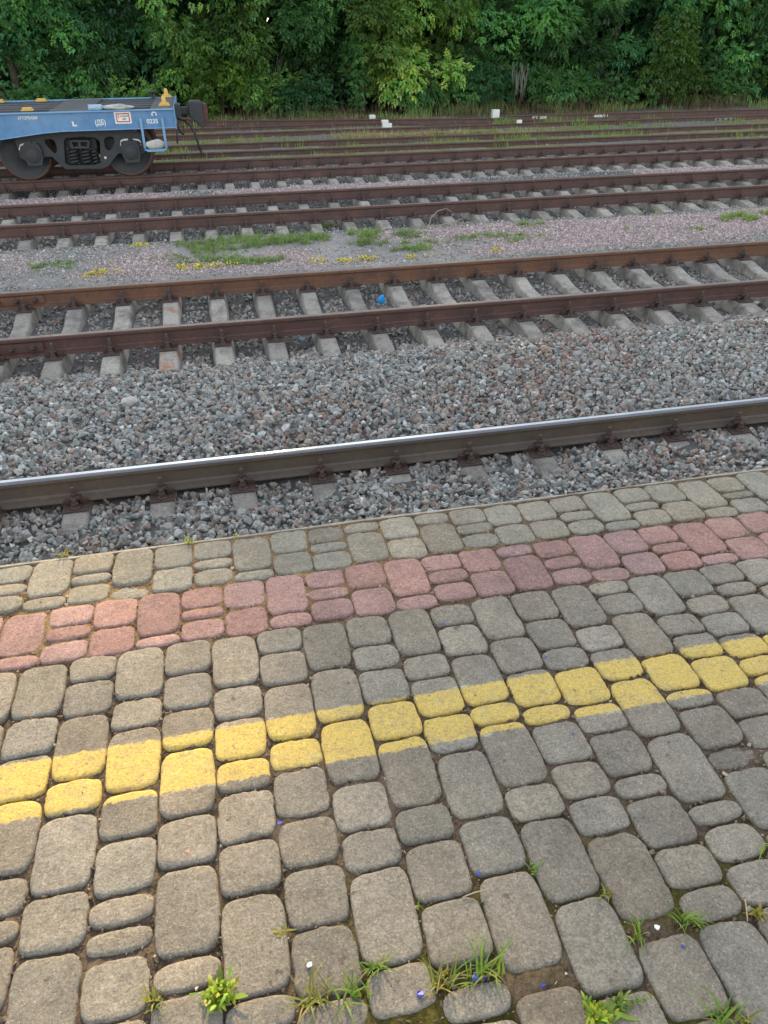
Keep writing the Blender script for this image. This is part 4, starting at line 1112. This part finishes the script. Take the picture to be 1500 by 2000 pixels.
obj('woods', leaves_mesh('woods', [('big', (P, rand_rot(n), np.array(DK) * rng.uniform(.6, 1.3, (n, 1)), rng.uniform(.5, .95, n)))]), kind='stuff')

def shrub(px, py, Y, w, h, kind, size, tint, label, n=520, seed=0):
    X = float(at_y(px, py, Y)[0]); r_ = np.random.default_rng(300 + seed)
    root = thing('shrub', label, 'shrub', (X, Y, -.4), 'shrubs at the foot of the trees'); inv = Matrix.Translation((-X, -Y, .4))
    cl = []
    k = 9
    for i in range(k):
        a = r_.uniform(-1, 1); z_ = -.3 + h * r_.uniform(.12, .88) * (1 - .35 * a * a)
        cl.append((X + a * w * .42, Y + r_.uniform(-.35, .3), z_, w * .24, .38, h * .2, n / k, r_.uniform(.7, 1.25)))
    f = obj('foliage', leaves_mesh('foliage', [(kind, foliage(cl, kind, size, tint, droop=.3))]), root); f.matrix_parent_inverse = inv
    mb = MB()
    for i in range(6):
        a = r_.uniform(-.4, .4); mb.tube([(X + a * .3, Y, -.5), (X + a * w * .5, Y, h * .35), (X + a * w * .9, Y, h * .7)], [.02, .015, .006], 5)
    s = obj('stem', mb.mesh('stem', [M['bark']]), root); s.matrix_parent_inverse = inv
for i, a in enumerate([
  (40, 205, 30.6, 2.6, 1.3, 'round', .17, MD, 'low round-leaved shrub behind the left bogie wheel'),
  (250, 200, 30.5, 2.6, 1.5, 'round', .17, BR, 'light green shrub behind the wagon deck locks'),
  (425, 205, 30.6, 2.0, 1.9, 'round', .2, (.10, .19, .03), 'bright fresh green shrub just right of the coupler'),
  (520, 175, 31.2, 2.2, 2.2, 'ash', .24, BR, 'drooping bright shrub between the coupler and the dark gap'),
  (610, 215, 31.0, 2.4, 1.2, 'ash', .22, DK, 'low dark shrub in the shady gap of the tree belt'),
  (705, 190, 31.0, 1.1, 3.0, 'round', .15, MD, 'narrow ivy-like column of leaves beside the dark gap'),
  (845, 205, 31.2, 2.6, 1.5, 'ash', .23, MD, 'spreading mid green shrub below the yellow-green maple'),
  (960, 200, 31.2, 2.2, 1.6, 'ash', .22, DK, 'dark shrub left of the grey dead strands'),
  (1090, 195, 31.0, 2.2, 1.5, 'ash', .22, MD, 'mid green shrub below the feathery-leaved tree'),
  (1180, 190, 31.0, 2.0, 1.3, 'round', .16, MD, 'low shrub touching the left side of the rounded bush'),
  (1300, 190, 30.8, 3.3, 3.0, 'ash', .22, (.085, .16, .035), 'large rounded light green bush at right'),
  (1440, 190, 31.0, 2.2, 1.6, 'round', .17, MD, 'shrub with round leaves right of the large rounded bush'),
  (1530, 180, 31.0, 2.4, 2.2, 'ash', .22, YG, 'yellowish shrub at the right edge of the photo')]):
    shrub(*a, n=900 if i == 10 else 560, seed=i)
# hanging dead strands
mb = MB(); X0, Z0 = at_y(1018, 128, 30.5)[0], at_y(1018, 118, 30.5)[2]
for k in range(17):
    x = X0 + rng.uniform(-.3, .25); L = rng.uniform(.5, 1.25); z0 = Z0 - rng.uniform(0, .5); r0 = rng.uniform(.010, .022)
    mb.tube([(x + .1 * rng.standard_normal(), 30.5 + rng.uniform(-.1, .1), z0), (x + .04 * rng.standard_normal(), 30.45, z0 - L * .5), (x + .08 * rng.standard_normal(), 30.45, z0 - L)], [r0 * .6, r0, r0 * .5], 5)
M['dead'] = simple('dead_grey_plant', (.15, .145, .12), .95, 0, 30, .3, 0)
o = obj('dead_vine', mb.mesh('dead_vine', [M['dead']])); tag(o, 'bundle of pale grey dead strands hanging from the trees', 'vine')

# ------------------------------------------------------------------ grass and weeds
def blades(P, h, w, tint, lean=.5, seg=3, base_dir=None):
    """curved grass blades rooted at P (n,3): one strip of seg quads each"""
    n = len(P); a = rng.uniform(0, 2 * np.pi, n) if base_dir is None else base_dir
    d = np.stack([np.cos(a), np.sin(a), np.zeros(n)], 1); s = np.stack([-np.sin(a), np.cos(a), np.zeros(n)], 1)
    L = h * rng.uniform(.55, 1.2, n); le = np.clip(np.abs(rng.normal(lean, lean * .5, n)), 0, lean * 1.5); V = []
    for k in range(seg + 1):
        t = k / seg; c = P + d * (L * le * t ** 1.7)[:, None] + np.array([0, 0, 1.0]) * (L * t * np.sqrt(np.clip(1 - (le * t * .75) ** 2, .05, 1)))[:, None]
        ww = (w * (1 - t ** 1.5) * .5 + w * .03); V += [c + s * ww, c - s * ww]
    V = np.stack(V, 1); nv = 2 * (seg + 1)
    f = np.array([[2 * k, 2 * k + 1, 2 * k + 3, 2 * k + 2] for k in range(seg)])
    F = (f[None] + (np.arange(n) * nv)[:, None, None]).reshape(-1, 4)
    T = np.array(tint) * rng.uniform(.65, 1.35, (n, 1)) * np.stack([1 + rng.normal(0, .15, n), np.ones(n), np.ones(n)], 1)
    return V.reshape(-1, 3), F, np.repeat(T, nv, 0)
def merge(sets):
    b = 0; Vs, Fs, Ts = [], [], []
    for V, F, T in sets: Vs.append(V); Fs.append(F + b); Ts.append(T); b += len(V)
    return np.concatenate(Vs), Fs, np.clip(np.concatenate(Ts), .003, .8)
def disc(c, rx, ry, n):
    a = rng.uniform(0, 2 * np.pi, n); r_ = np.sqrt(rng.random(n)) * (0.6 + .8 * noise2(np.cos(a) * 2 + c[0], np.sin(a) * 2 + c[1], 1))
    x, y = c[0] + rx * r_ * np.cos(a), c[1] + ry * r_ * np.sin(a)
    return np.stack([x, y, zg(x, y) - .005], 1)
GR, GR2, STRAW = (.2, .285, .09), (.24, .34, .09), (.42, .35, .2)
sets = []
for px, py, rx, ry, n, h, t in [(480, 470, .75, .35, 1500, .09, GR), (560, 465, .6, .3, 1200, .10, GR), (420, 480, .4, .25, 500, .07, GR), (640, 468, .35, .22, 500, .09, GR), (410, 512, .45, .12, 520, .07, GR), (500, 510, .4, .12, 460, .08, GR), (450, 515, .3, .08, 250, .06, GR),
    (750, 465, .55, .3, 900, .10, GR), (690, 455, .4, .2, 500, .1, GR), (830, 470, .3, .2, 300, .09, GR), (380, 500, .5, .2, 400, .07, GR), (800, 488, .3, .12, 280, .08, GR), (780, 470, .25, .2, 220, .1, GR), (860, 468, .25, .1, 160, .08, GR), (905, 465, .12, .1, 80, .1, GR), (940, 462, .14, .08, 80, .08, GR), (1000, 462, .35, .14, 260, .08, GR), (1030, 440, .28, .12, 220, .1, GR), (1020, 470, .3, .1, 160, .07, GR),
    (1220, 452, .25, .1, 200, .11, GR2), (1250, 415, .25, .12, 160, .12, GR2), (1370, 447, .35, .1, 200, .07, GR), (1480, 425, .55, .25, 800, .12, GR2), (1540, 420, .5, .25, 500, .12, GR2), (60, 522, .4, .15, 330, .07, GR), (100, 515, .2, .1, 110, .07, GR), (18, 520, .1, .08, 60, .08, GR), (640, 430, .15, .08, 90, .12, GR), (1090, 505, .1, .06, 50, .08, GR), (215, 470, .1, .05, 50, .08, GR)]:
    k = max(4, n // 7); cs = disc(at(px, py, -.2), rx * 1.25, ry * 1.35, k)
    cs = cs[fbm(cs[:, 0], cs[:, 1], 2.6, 3, 77) > .43]
    for q in cs:
        hh = h * rng.uniform(.4, 1.3); m_ = int(rng.integers(7, 26)); a = rng.uniform(0, 6.28, m_); rr = .05 * np.sqrt(rng.random(m_))
        sets.append(blades(np.stack([q[0] + rr * np.cos(a), q[1] + rr * np.sin(a), np.full(m_, q[2])], 1), hh, .008, np.array(t) * rng.uniform(.7, 1.25), .95))
# tufts between the far tracks
for k in range(150):
    x = rng.uniform(-1.5, 24); y = rng.choice([20.6, 22.4, 24.4, 24.5, 26.3]) + rng.normal(0, .45)
    sets.append(blades(disc((x, y), .22, .15, int(rng.integers(14, 50))), rng.uniform(.07, .2), .013, GR2 if rng.random() < .5 else GR, .6))
for px, py, n, h in [(870, 286, 150, .35), (900, 284, 120, .3), (1185, 272, 260, .3), (1160, 274, 120, .25), (1010, 272, 90, .3), (985, 245, 200, .4), (1080, 243, 160, .4), (1130, 245, 120, .35), (330, 305, 80, .3), (568, 285, 60, .3), (1440, 268, 60, .3), (1240, 262, 60, .25), (350, 300, 60, .25), (480, 250, 60, .2), (435, 470, 1, .1)]:
    sets.append(blades(disc(at(px, py, -.38), .5, .35, n), h * .72, .014, GR2, .45))
for k in range(60):   # left of the wagon wheel and along the foot of the trees
    x = rng.uniform(-12, 26); sets.append(blades(disc((x, rng.uniform(28.5, 30.6)), .5, .4, 60), rng.uniform(.15, .4), .016, GR if rng.random() < .7 else GR2, .45))
V, F, T = merge(sets); obj('grass', np_mesh('grass', V, F, [M['grass']], None, False, T), kind='stuff')
sets = []
for px, py, rx, ry, n in [(780, 268, 1.8, .35, 1400), (700, 266, 1.0, .3, 500), (880, 262, 1.2, .3, 600), (560, 240, 2.5, .5, 500), (690, 232, 1.2, .3, 400), (820, 237, 1.2, .3, 400), (420, 236, 1.2, .3, 250), (1020, 262, 1.0, .3, 260), (870, 285, .7, .25, 160), (990, 268, .9, .2, 180)]:
    P_ = disc(at(px, py, -.38), rx, ry, n); sets.append(blades(P_, .22, .011, STRAW, 1.1))
n = 5200
x = rng.uniform(-10, 28, n); y = rng.uniform(28.0, 31.2, n); k = fbm(x, y, .35, 3, 70) > .44
P_ = np.stack([x, y, zg(x, y)], 1)[k]
sets.append(blades(P_, rng.uniform(.25, .75, len(P_)), .014, (.13, .095, .05), .55))
x = rng.uniform(-6, 24, 500); y = rng.uniform(19.6, 28.5, 500); sets.append(blades(np.stack([x, y, zg(x, y)], 1), .28, .009, STRAW, .5))
x = rng.uniform(-3, 12, 160); y = rng.uniform(9.8, 12.2, 160); sets.append(blades(np.stack([x, y, zg(x, y)], 1), .12, .006, STRAW, .9))
V, F, T = merge(sets); obj('dry_grass', np_mesh('dry_grass', V, F, [M['grass']], None, False, T), kind='stuff')

def sedum(px, py, rx, ry, n, label):
    c = at(px, py, -.2); P_ = disc(c, rx, ry, n); P_ = P_[fbm(P_[:, 0], P_[:, 1], 9, 2, 12) > .42]; n = len(P_); P_[:, 2] += .01 + rng.uniform(0, .055, n)
    T = np.array([.75, .62, .07]) * rng.uniform(.7, 1.2, (n, 1)); g = rng.random(n) < .18; T[g] = np.array([.12, .16, .04])
    me = scatter_mesh('sedum_patch', PEBBLES, P_, rng.uniform(.008, .02, n), rand_rot(n), T, [M['crumb']])
    tag(obj('sedum_patch', me), label, 'flowering plant', 'patches of yellow sedum')
for a in [(200, 537, .24, .10, 260, 'yellow sedum patch at the left end of the strip before the grass'), (283, 477, .2, .05, 150, 'yellow sedum clump beside a grey sleeper end near the grass'), (355, 525, .32, .09, 300, 'wide loose patch of yellow sedum at the left tip of the grass'),
          (415, 522, .3, .07, 150, 'sparse yellow sedum in the front edge of the grass'), (618, 512, .14, .04, 110, 'small yellow sedum tuft left of the three in a line by the rail'), (680, 511, .2, .035, 120, 'flat middle yellow sedum tuft in the line by the rail'), (717, 507, .13, .04, 130, 'dense yellow sedum tuft close behind the shiny-edged rail'),
          (815, 506, .18, .045, 170, 'bright yellow sedum tuft at the right end of the grass'), (970, 491, .09, .04, 80, 'single yellowish sedum tuft alone on the gravel right of the grass')]: sedum(*a)

# weeds in the paving joints
def leafy(P, h, w, tint, lean):
    """obovate leaves: widest beyond the middle"""
    V, F, T = blades(P, h, w, tint, lean, 5)
    V = V.reshape(len(P), 6, 2, 3); mid = V.mean(2, keepdims=True); prof = np.array([.25, .55, .95, 1.25, 1.3, .35]).reshape(1, 6, 1, 1)
    cur = np.array([(1 - (k / 5) ** 1.5) * .5 + .03 for k in range(6)]).reshape(1, 6, 1, 1)
    return (mid + (V - mid) / cur * prof * .5).reshape(-1, 3), F, T
def weed(px, py, kind, n, h, tint, label, z=PLAT - .008, yaw=None):
    c = at(px, py, z); sets = []
    if kind == 'grass':
        P_ = c + np.column_stack([rng.normal(0, h * .22, n), rng.normal(0, h * .10, n), np.zeros(n)])
        sets.append(blades(P_, h * .85, .0046, tint, .8, 4))
        k = max(2, n // 6); sets.append(blades(P_[:k], h * .7, .003, (.34, .27, .12), .9, 3))
    else:
        P_ = c + np.column_stack([rng.normal(0, h * .16, n), rng.normal(0, h * .13, n), rng.uniform(0, h * .35, n)])
        sets.append(leafy(np.repeat(P_, 4, 0) + rng.normal(0, h * .12, (4 * n, 3)) * np.array([1, 1, .5]), h * .36, h * .085, tint, .85)); k = max(4, n // 4)
        Q_ = c + np.column_stack([rng.normal(0, h * .1, k), rng.normal(0, h * .1, k), np.zeros(k)])
        sets.append(leafy(Q_, h * .72, h * .14, np.array(tint) * np.array([.7, .8, .9]), 1.15))
    V, F, T = merge(sets); tag(obj('weed', np_mesh('weed', V, F, [M['grass']], None, True, T)), label, 'weed', 'weeds growing between the pavers')
LIME, FRESH, OLIVE = (.27, .34, .035), (.15, .24, .035), (.2, .21, .05)
for a in [(432, 1948, 'leaf', 46, .052, LIME, 'lush yellow-green leafy weed at the lower left of the paving'),
  (300, 1960, 'grass', 16, .05, OLIVE, 'thin grassy weed left of the lush yellow-green one'), (608, 1962, 'grass', 30, .055, OLIVE, 'yellowish grassy weed below the white chip'), (690, 1950, 'grass', 22, .06, FRESH, 'spiky green weed right of the yellowish grassy one'),
  (732, 1890, 'grass', 22, .042, FRESH, 'short weed at the corner of a long paver above the spiky weed'), (862, 1925, 'grass', 24, .06, OLIVE, 'splayed weed beside the large blue plastic piece'), (942, 1905, 'grass', 34, .075, FRESH, 'largest grass tuft of the paving, right of the large blue plastic piece'),
  (1042, 1700, 'leaf', 10, .022, FRESH, 'small green weed between two long pavers, farthest from the viewer'), (1186, 1750, 'grass', 14, .03, OLIVE, 'tiny olive weed in a mossy joint at the top of a broad paver'), (1248, 1825, 'grass', 15, .055, FRESH, 'star-shaped grass weed just left of the white scrap'),
  (1335, 1800, 'grass', 16, .05, FRESH, 'grassy weed right of the white scrap, tall blade upright'), (1360, 1805, 'leaf', 12, .026, OLIVE, 'flat leafy weed touching the upright grassy one'), (1480, 1790, 'leaf', 18, .03, (.26, .22, .04), 'yellow-brown rosette weed at the right edge of the paving'),
  (1165, 1990, 'leaf', 40, .045, LIME, 'lush yellow-green leafy weed at the lower right of the paving'), (1205, 1962, 'leaf', 18, .034, FRESH, 'broad-leaved rosette touching the lush weed at lower right'), (1250, 1960, 'grass', 12, .035, FRESH, 'thin weed right of the broad-leaved rosette'),
  (1412, 1992, 'grass', 20, .06, FRESH, 'bunch of grass blades at the bottom right corner'), (1452, 1998, 'grass', 12, .05, OLIVE, 'olive grass blades right of the bunch at the bottom corner'), (1495, 1660, 'grass', 7, .05, FRESH, 'few green blades at the right edge beside a square paver'),
  (550, 1825, 'leaf', 9, .022, (.3, .28, .03), 'tiny yellow weed at the side of a long paver, above the lush left weed'), (370, 1064, 'grass', 14, .04, LIME, 'bright weed on the platform edge, left of centre'), (122, 1087, 'grass', 10, .04, (.3, .27, .05), 'yellowish weed on the platform edge at far left'),
  (460, 1046, 'grass', 6, .022, LIME, 'very small weed on the platform edge right of the bright one'), (813, 1780, 'grass', 4, .032, FRESH, 'single thin blade beside the long paver at the bottom centre'), (618, 1059, 'grass', 6, .02, LIME, 'tiny green weed between the grey blocks behind the red band')]: weed(*a)

# ------------------------------------------------------------------ small litter
M['blueplastic'] = polished('blue_plastic', (.02, .04, .42), .35, 0)
M['cyan'] = polished('cyan_wrapper', (.02, .34, .80), .35, 0)
def shard(px, py, s, mt, label, cat='plastic piece', z=PLAT + .002, group='blue plastic bits'):
    c = at(px, py, z); r_ = np.random.default_rng(int(px)); n = 6
    mb = MB(); pl = [(c[0] + s * r_.uniform(.6, 1.2) * math.cos(t), c[1] + s * .8 * r_.uniform(.6, 1.2) * math.sin(t)) for t in np.linspace(0, 5.3, n)]
    mb.add([(x, y, z + .0003 * k) for k, (x, y) in enumerate(pl)] + [(x, y, z + s * (.35 + .3 * r_.random())) for x, y in pl], [tuple(range(n))[::-1], tuple(range(n, 2 * n))] + [(i, (i + 1) % n, n + (i + 1) % n, n + i) for i in range(n)])
    tag(obj(cat.replace(' ', '_'), mb.mesh(cat.replace(' ', '_'), [M[mt]])), label, cat, group)
for a in [(820, 1942, .0085, 'blueplastic', 'large blue plastic piece on a paver at the bottom centre'), (928, 1912, .008, 'blueplastic', 'blue plastic piece under the largest grass tuft'), (946, 1910, .006, 'blueplastic', 'blue plastic piece right beside the one under the largest grass tuft'), (546, 1608, .006, 'blueplastic', 'blue plastic chip in a joint left of centre below the yellow line'),
          (935, 1707, .005, 'blueplastic', 'blue plastic chip at the corner of a long paver near a twig'), (1060, 1925, .004, 'blueplastic', 'blue plastic chip on the bottom row right of the largest grass tuft'), (1333, 1848, .004, 'blueplastic', 'blue plastic chip on a long paver below the white scrap'),
          (1119, 1432, .003, 'blueplastic', 'blue speck on a square paver just below the yellow line'), (1022, 1277, .003, 'blueplastic', 'blue speck on a grey paver above the yellow line'), (867, 1218, .004, 'blueplastic', 'blue speck beside a small grey block below the red band'), (1066, 1283, .004, 'blueplastic', 'blue speck in a joint above the yellow line'), (916, 1186, .003, 'blueplastic', 'blue speck touching the lower edge of the red band'), (779, 1189, .003, 'blueplastic', 'blue speck at the corner of a red paver')]: shard(*a)
shard(605, 1886, .0075, 'white', 'white chip on a square paver above the yellowish weed', 'paper scrap', group='pale scraps')
shard(1283, 1812, .0065, 'white', 'white scrap on the corner of a long paver at lower right', 'paper scrap', group='pale scraps')
M['pinkstone'] = simple('pink_pebble', (.45, .2, .16), .8)
shard(367, 1664, .005, 'pinkstone', 'pink pebble on a square paver at lower left', 'pebble', group='pale scraps')
# wrapper, bottle, rock, stalks
c = at(745, 593, -.25)
me = rock_mesh('wrapper', (.042, .035, .05), 21, M['cyan'], .9)
for v in me.vertices: v.co = v.co + Vector((c[0], c[1], c[2] + .05))
tag(obj('wrapper', me), 'crumpled bright blue wrapper between two concave sleepers', 'wrapper')
c = at(595, 661, -.27); bt = MB(); bt.lathe([(0, -.08), (.03, -.08), (.032, -.02), (.026, .0), (.032, .03), (.03, .06), (.012, .09), (.012, .1), (0, .1)], (0, 0, 0), n=14)
o = obj('plastic_bottle', bt.mesh('plastic_bottle', [pm])); o.location = (c[0], c[1], c[2] + .03); o.rotation_euler = (0, R(80), R(35)); tag(o, 'crushed clear bottle lying in the ballast before a rusty rail', 'bottle')
c = at(255, 790, -.13); o = obj('rock', rock_mesh('rock', (.075, .06, .05), 12, M['pale_rock'])); o.location = (c[0], c[1], c[2] + .02); tag(o, 'large pale stone lying on the ballast left of centre', 'rock')
c = at(545, 708, -.2); 
M['straw'] = simple('straw', (.36, .29, .19), .9, 0, 60, .2, 0)
mb = MB(); A = at(835, 452, -.2); B = at(838, 428, -.1)
mb.tube([tuple(at(836, 448, -.2)), tuple(at_y(842, 425, 11.9)), tuple(at_y(855, 412, 12.0)), tuple(at_y(872, 407, 12.0)), tuple(at_y(882, 414, 11.95))], [.007, .007, .006, .005, .004], 6)
mb.tube([tuple(at(818, 446, -.19)), tuple(at(850, 441, -.15)), tuple(at(885, 434, -.13)), tuple(at(908, 425, -.12))], [.005, .006, .005, .003], 6)
mb.tube([tuple(at(868, 448, -.19)), tuple(at(895, 432, -.15))], .004, 5)
tag(obj('dry_stalk', mb.mesh('dry_stalk', [M['straw']])), 'pale dry stalk bent into a loop beside the grass strip', 'plant stalk')
mb = MB()
for a_, b_ in (((1120, 1950), (1120, 1950)),): pass
mb.tube([tuple(at(905, 1752, PLAT + .004)), tuple(at(925, 1744, PLAT + .007)), tuple(at(958, 1735, PLAT + .004))], [.0012, .0014, .0008], 5)
tag(obj('twig', mb.mesh('twig', [M['straw']])), 'thin dry twig lying across a joint near a blue chip', 'twig')
mb = MB(); mb.tube([tuple(at(1455, 1756, PLAT + .006)), tuple(at(1458, 1775, PLAT + .008)), tuple(at(1460, 1800, PLAT + .004))], [.0012, .0014, .001], 5)
tag(obj('twig', mb.mesh('twig', [M['straw']])), 'pale upright twig beside the yellow-brown rosette', 'twig')
# white marker blocks, lettered spare rail
def block(px, py, z, w_, h_, d_, label, extra=None):
    c = at(px, py, z); mb = MB(); mb.box(c[0] - w_ / 2, c[0] + w_ / 2, c[1], c[1] + d_, c[2] - .03, c[2] + h_)
    if extra: mb.box(c[0] - w_ * .4 + extra, c[0] + w_ * .3 + extra, c[1] + .02, c[1] + d_ - .02, c[2] + h_ + .001, c[2] + h_ * 1.9)
    tag(obj('marker_block', mb.mesh('marker_block', [M['white']], .012)), label, 'marker', 'white marker blocks by the far tracks')
block(757, 249, -.3, .30, .11, .2, 'stacked pair of white blocks between the far rails', -.05)
block(728, 233, -.3, .20, .13, .15, 'small white block standing just behind the stacked pair')
block(969, 231, -.3, .24, .26, .2, 'largest square white block left of the lettered rail')
block(1015, 239, -.2, .17, .07, .08, 'flat white block lying on the far rail right of the square one')
A, B = at(985, 228, -.2), at(1640, 210.5, -.2)
L = float(np.linalg.norm((B - A)[:2])); an = math.atan2(B[1] - A[1], B[0] - A[0])
sr = obj('steel_rail', rail_mesh(0, L, M['dulltop'], M['rust'], 2.0)); sr.location = (A[0], A[1], -.16); sr.rotation_euler = (0, 0, an); tag(sr, 'spare rail with white lettering lying beyond the last track', 'rail', 'spare rails at the foot of the trees')
for s, u in (('ВТ 508', 1.0), ('4008Л 1', 3.2)):
    obj('lettering', text_mesh('lettering', s, u, -.13, .085, -.0105, [M['white']], .5), sr)
A, B = at(300, 238, -.2), at(960, 232, -.2)
L = float(np.linalg.norm((B - A)[:2])); an = math.atan2(B[1] - A[1], B[0] - A[0])
sr = obj('steel_rail', rail_mesh(0, L, M['dulltop'], M['rust'], 2.0)); sr.location = (A[0], A[1], -.17); sr.rotation_euler = (0, 0, an); tag(sr, 'spare rail half hidden by dry grass left of the square white block', 'rail', 'spare rails at the foot of the trees')
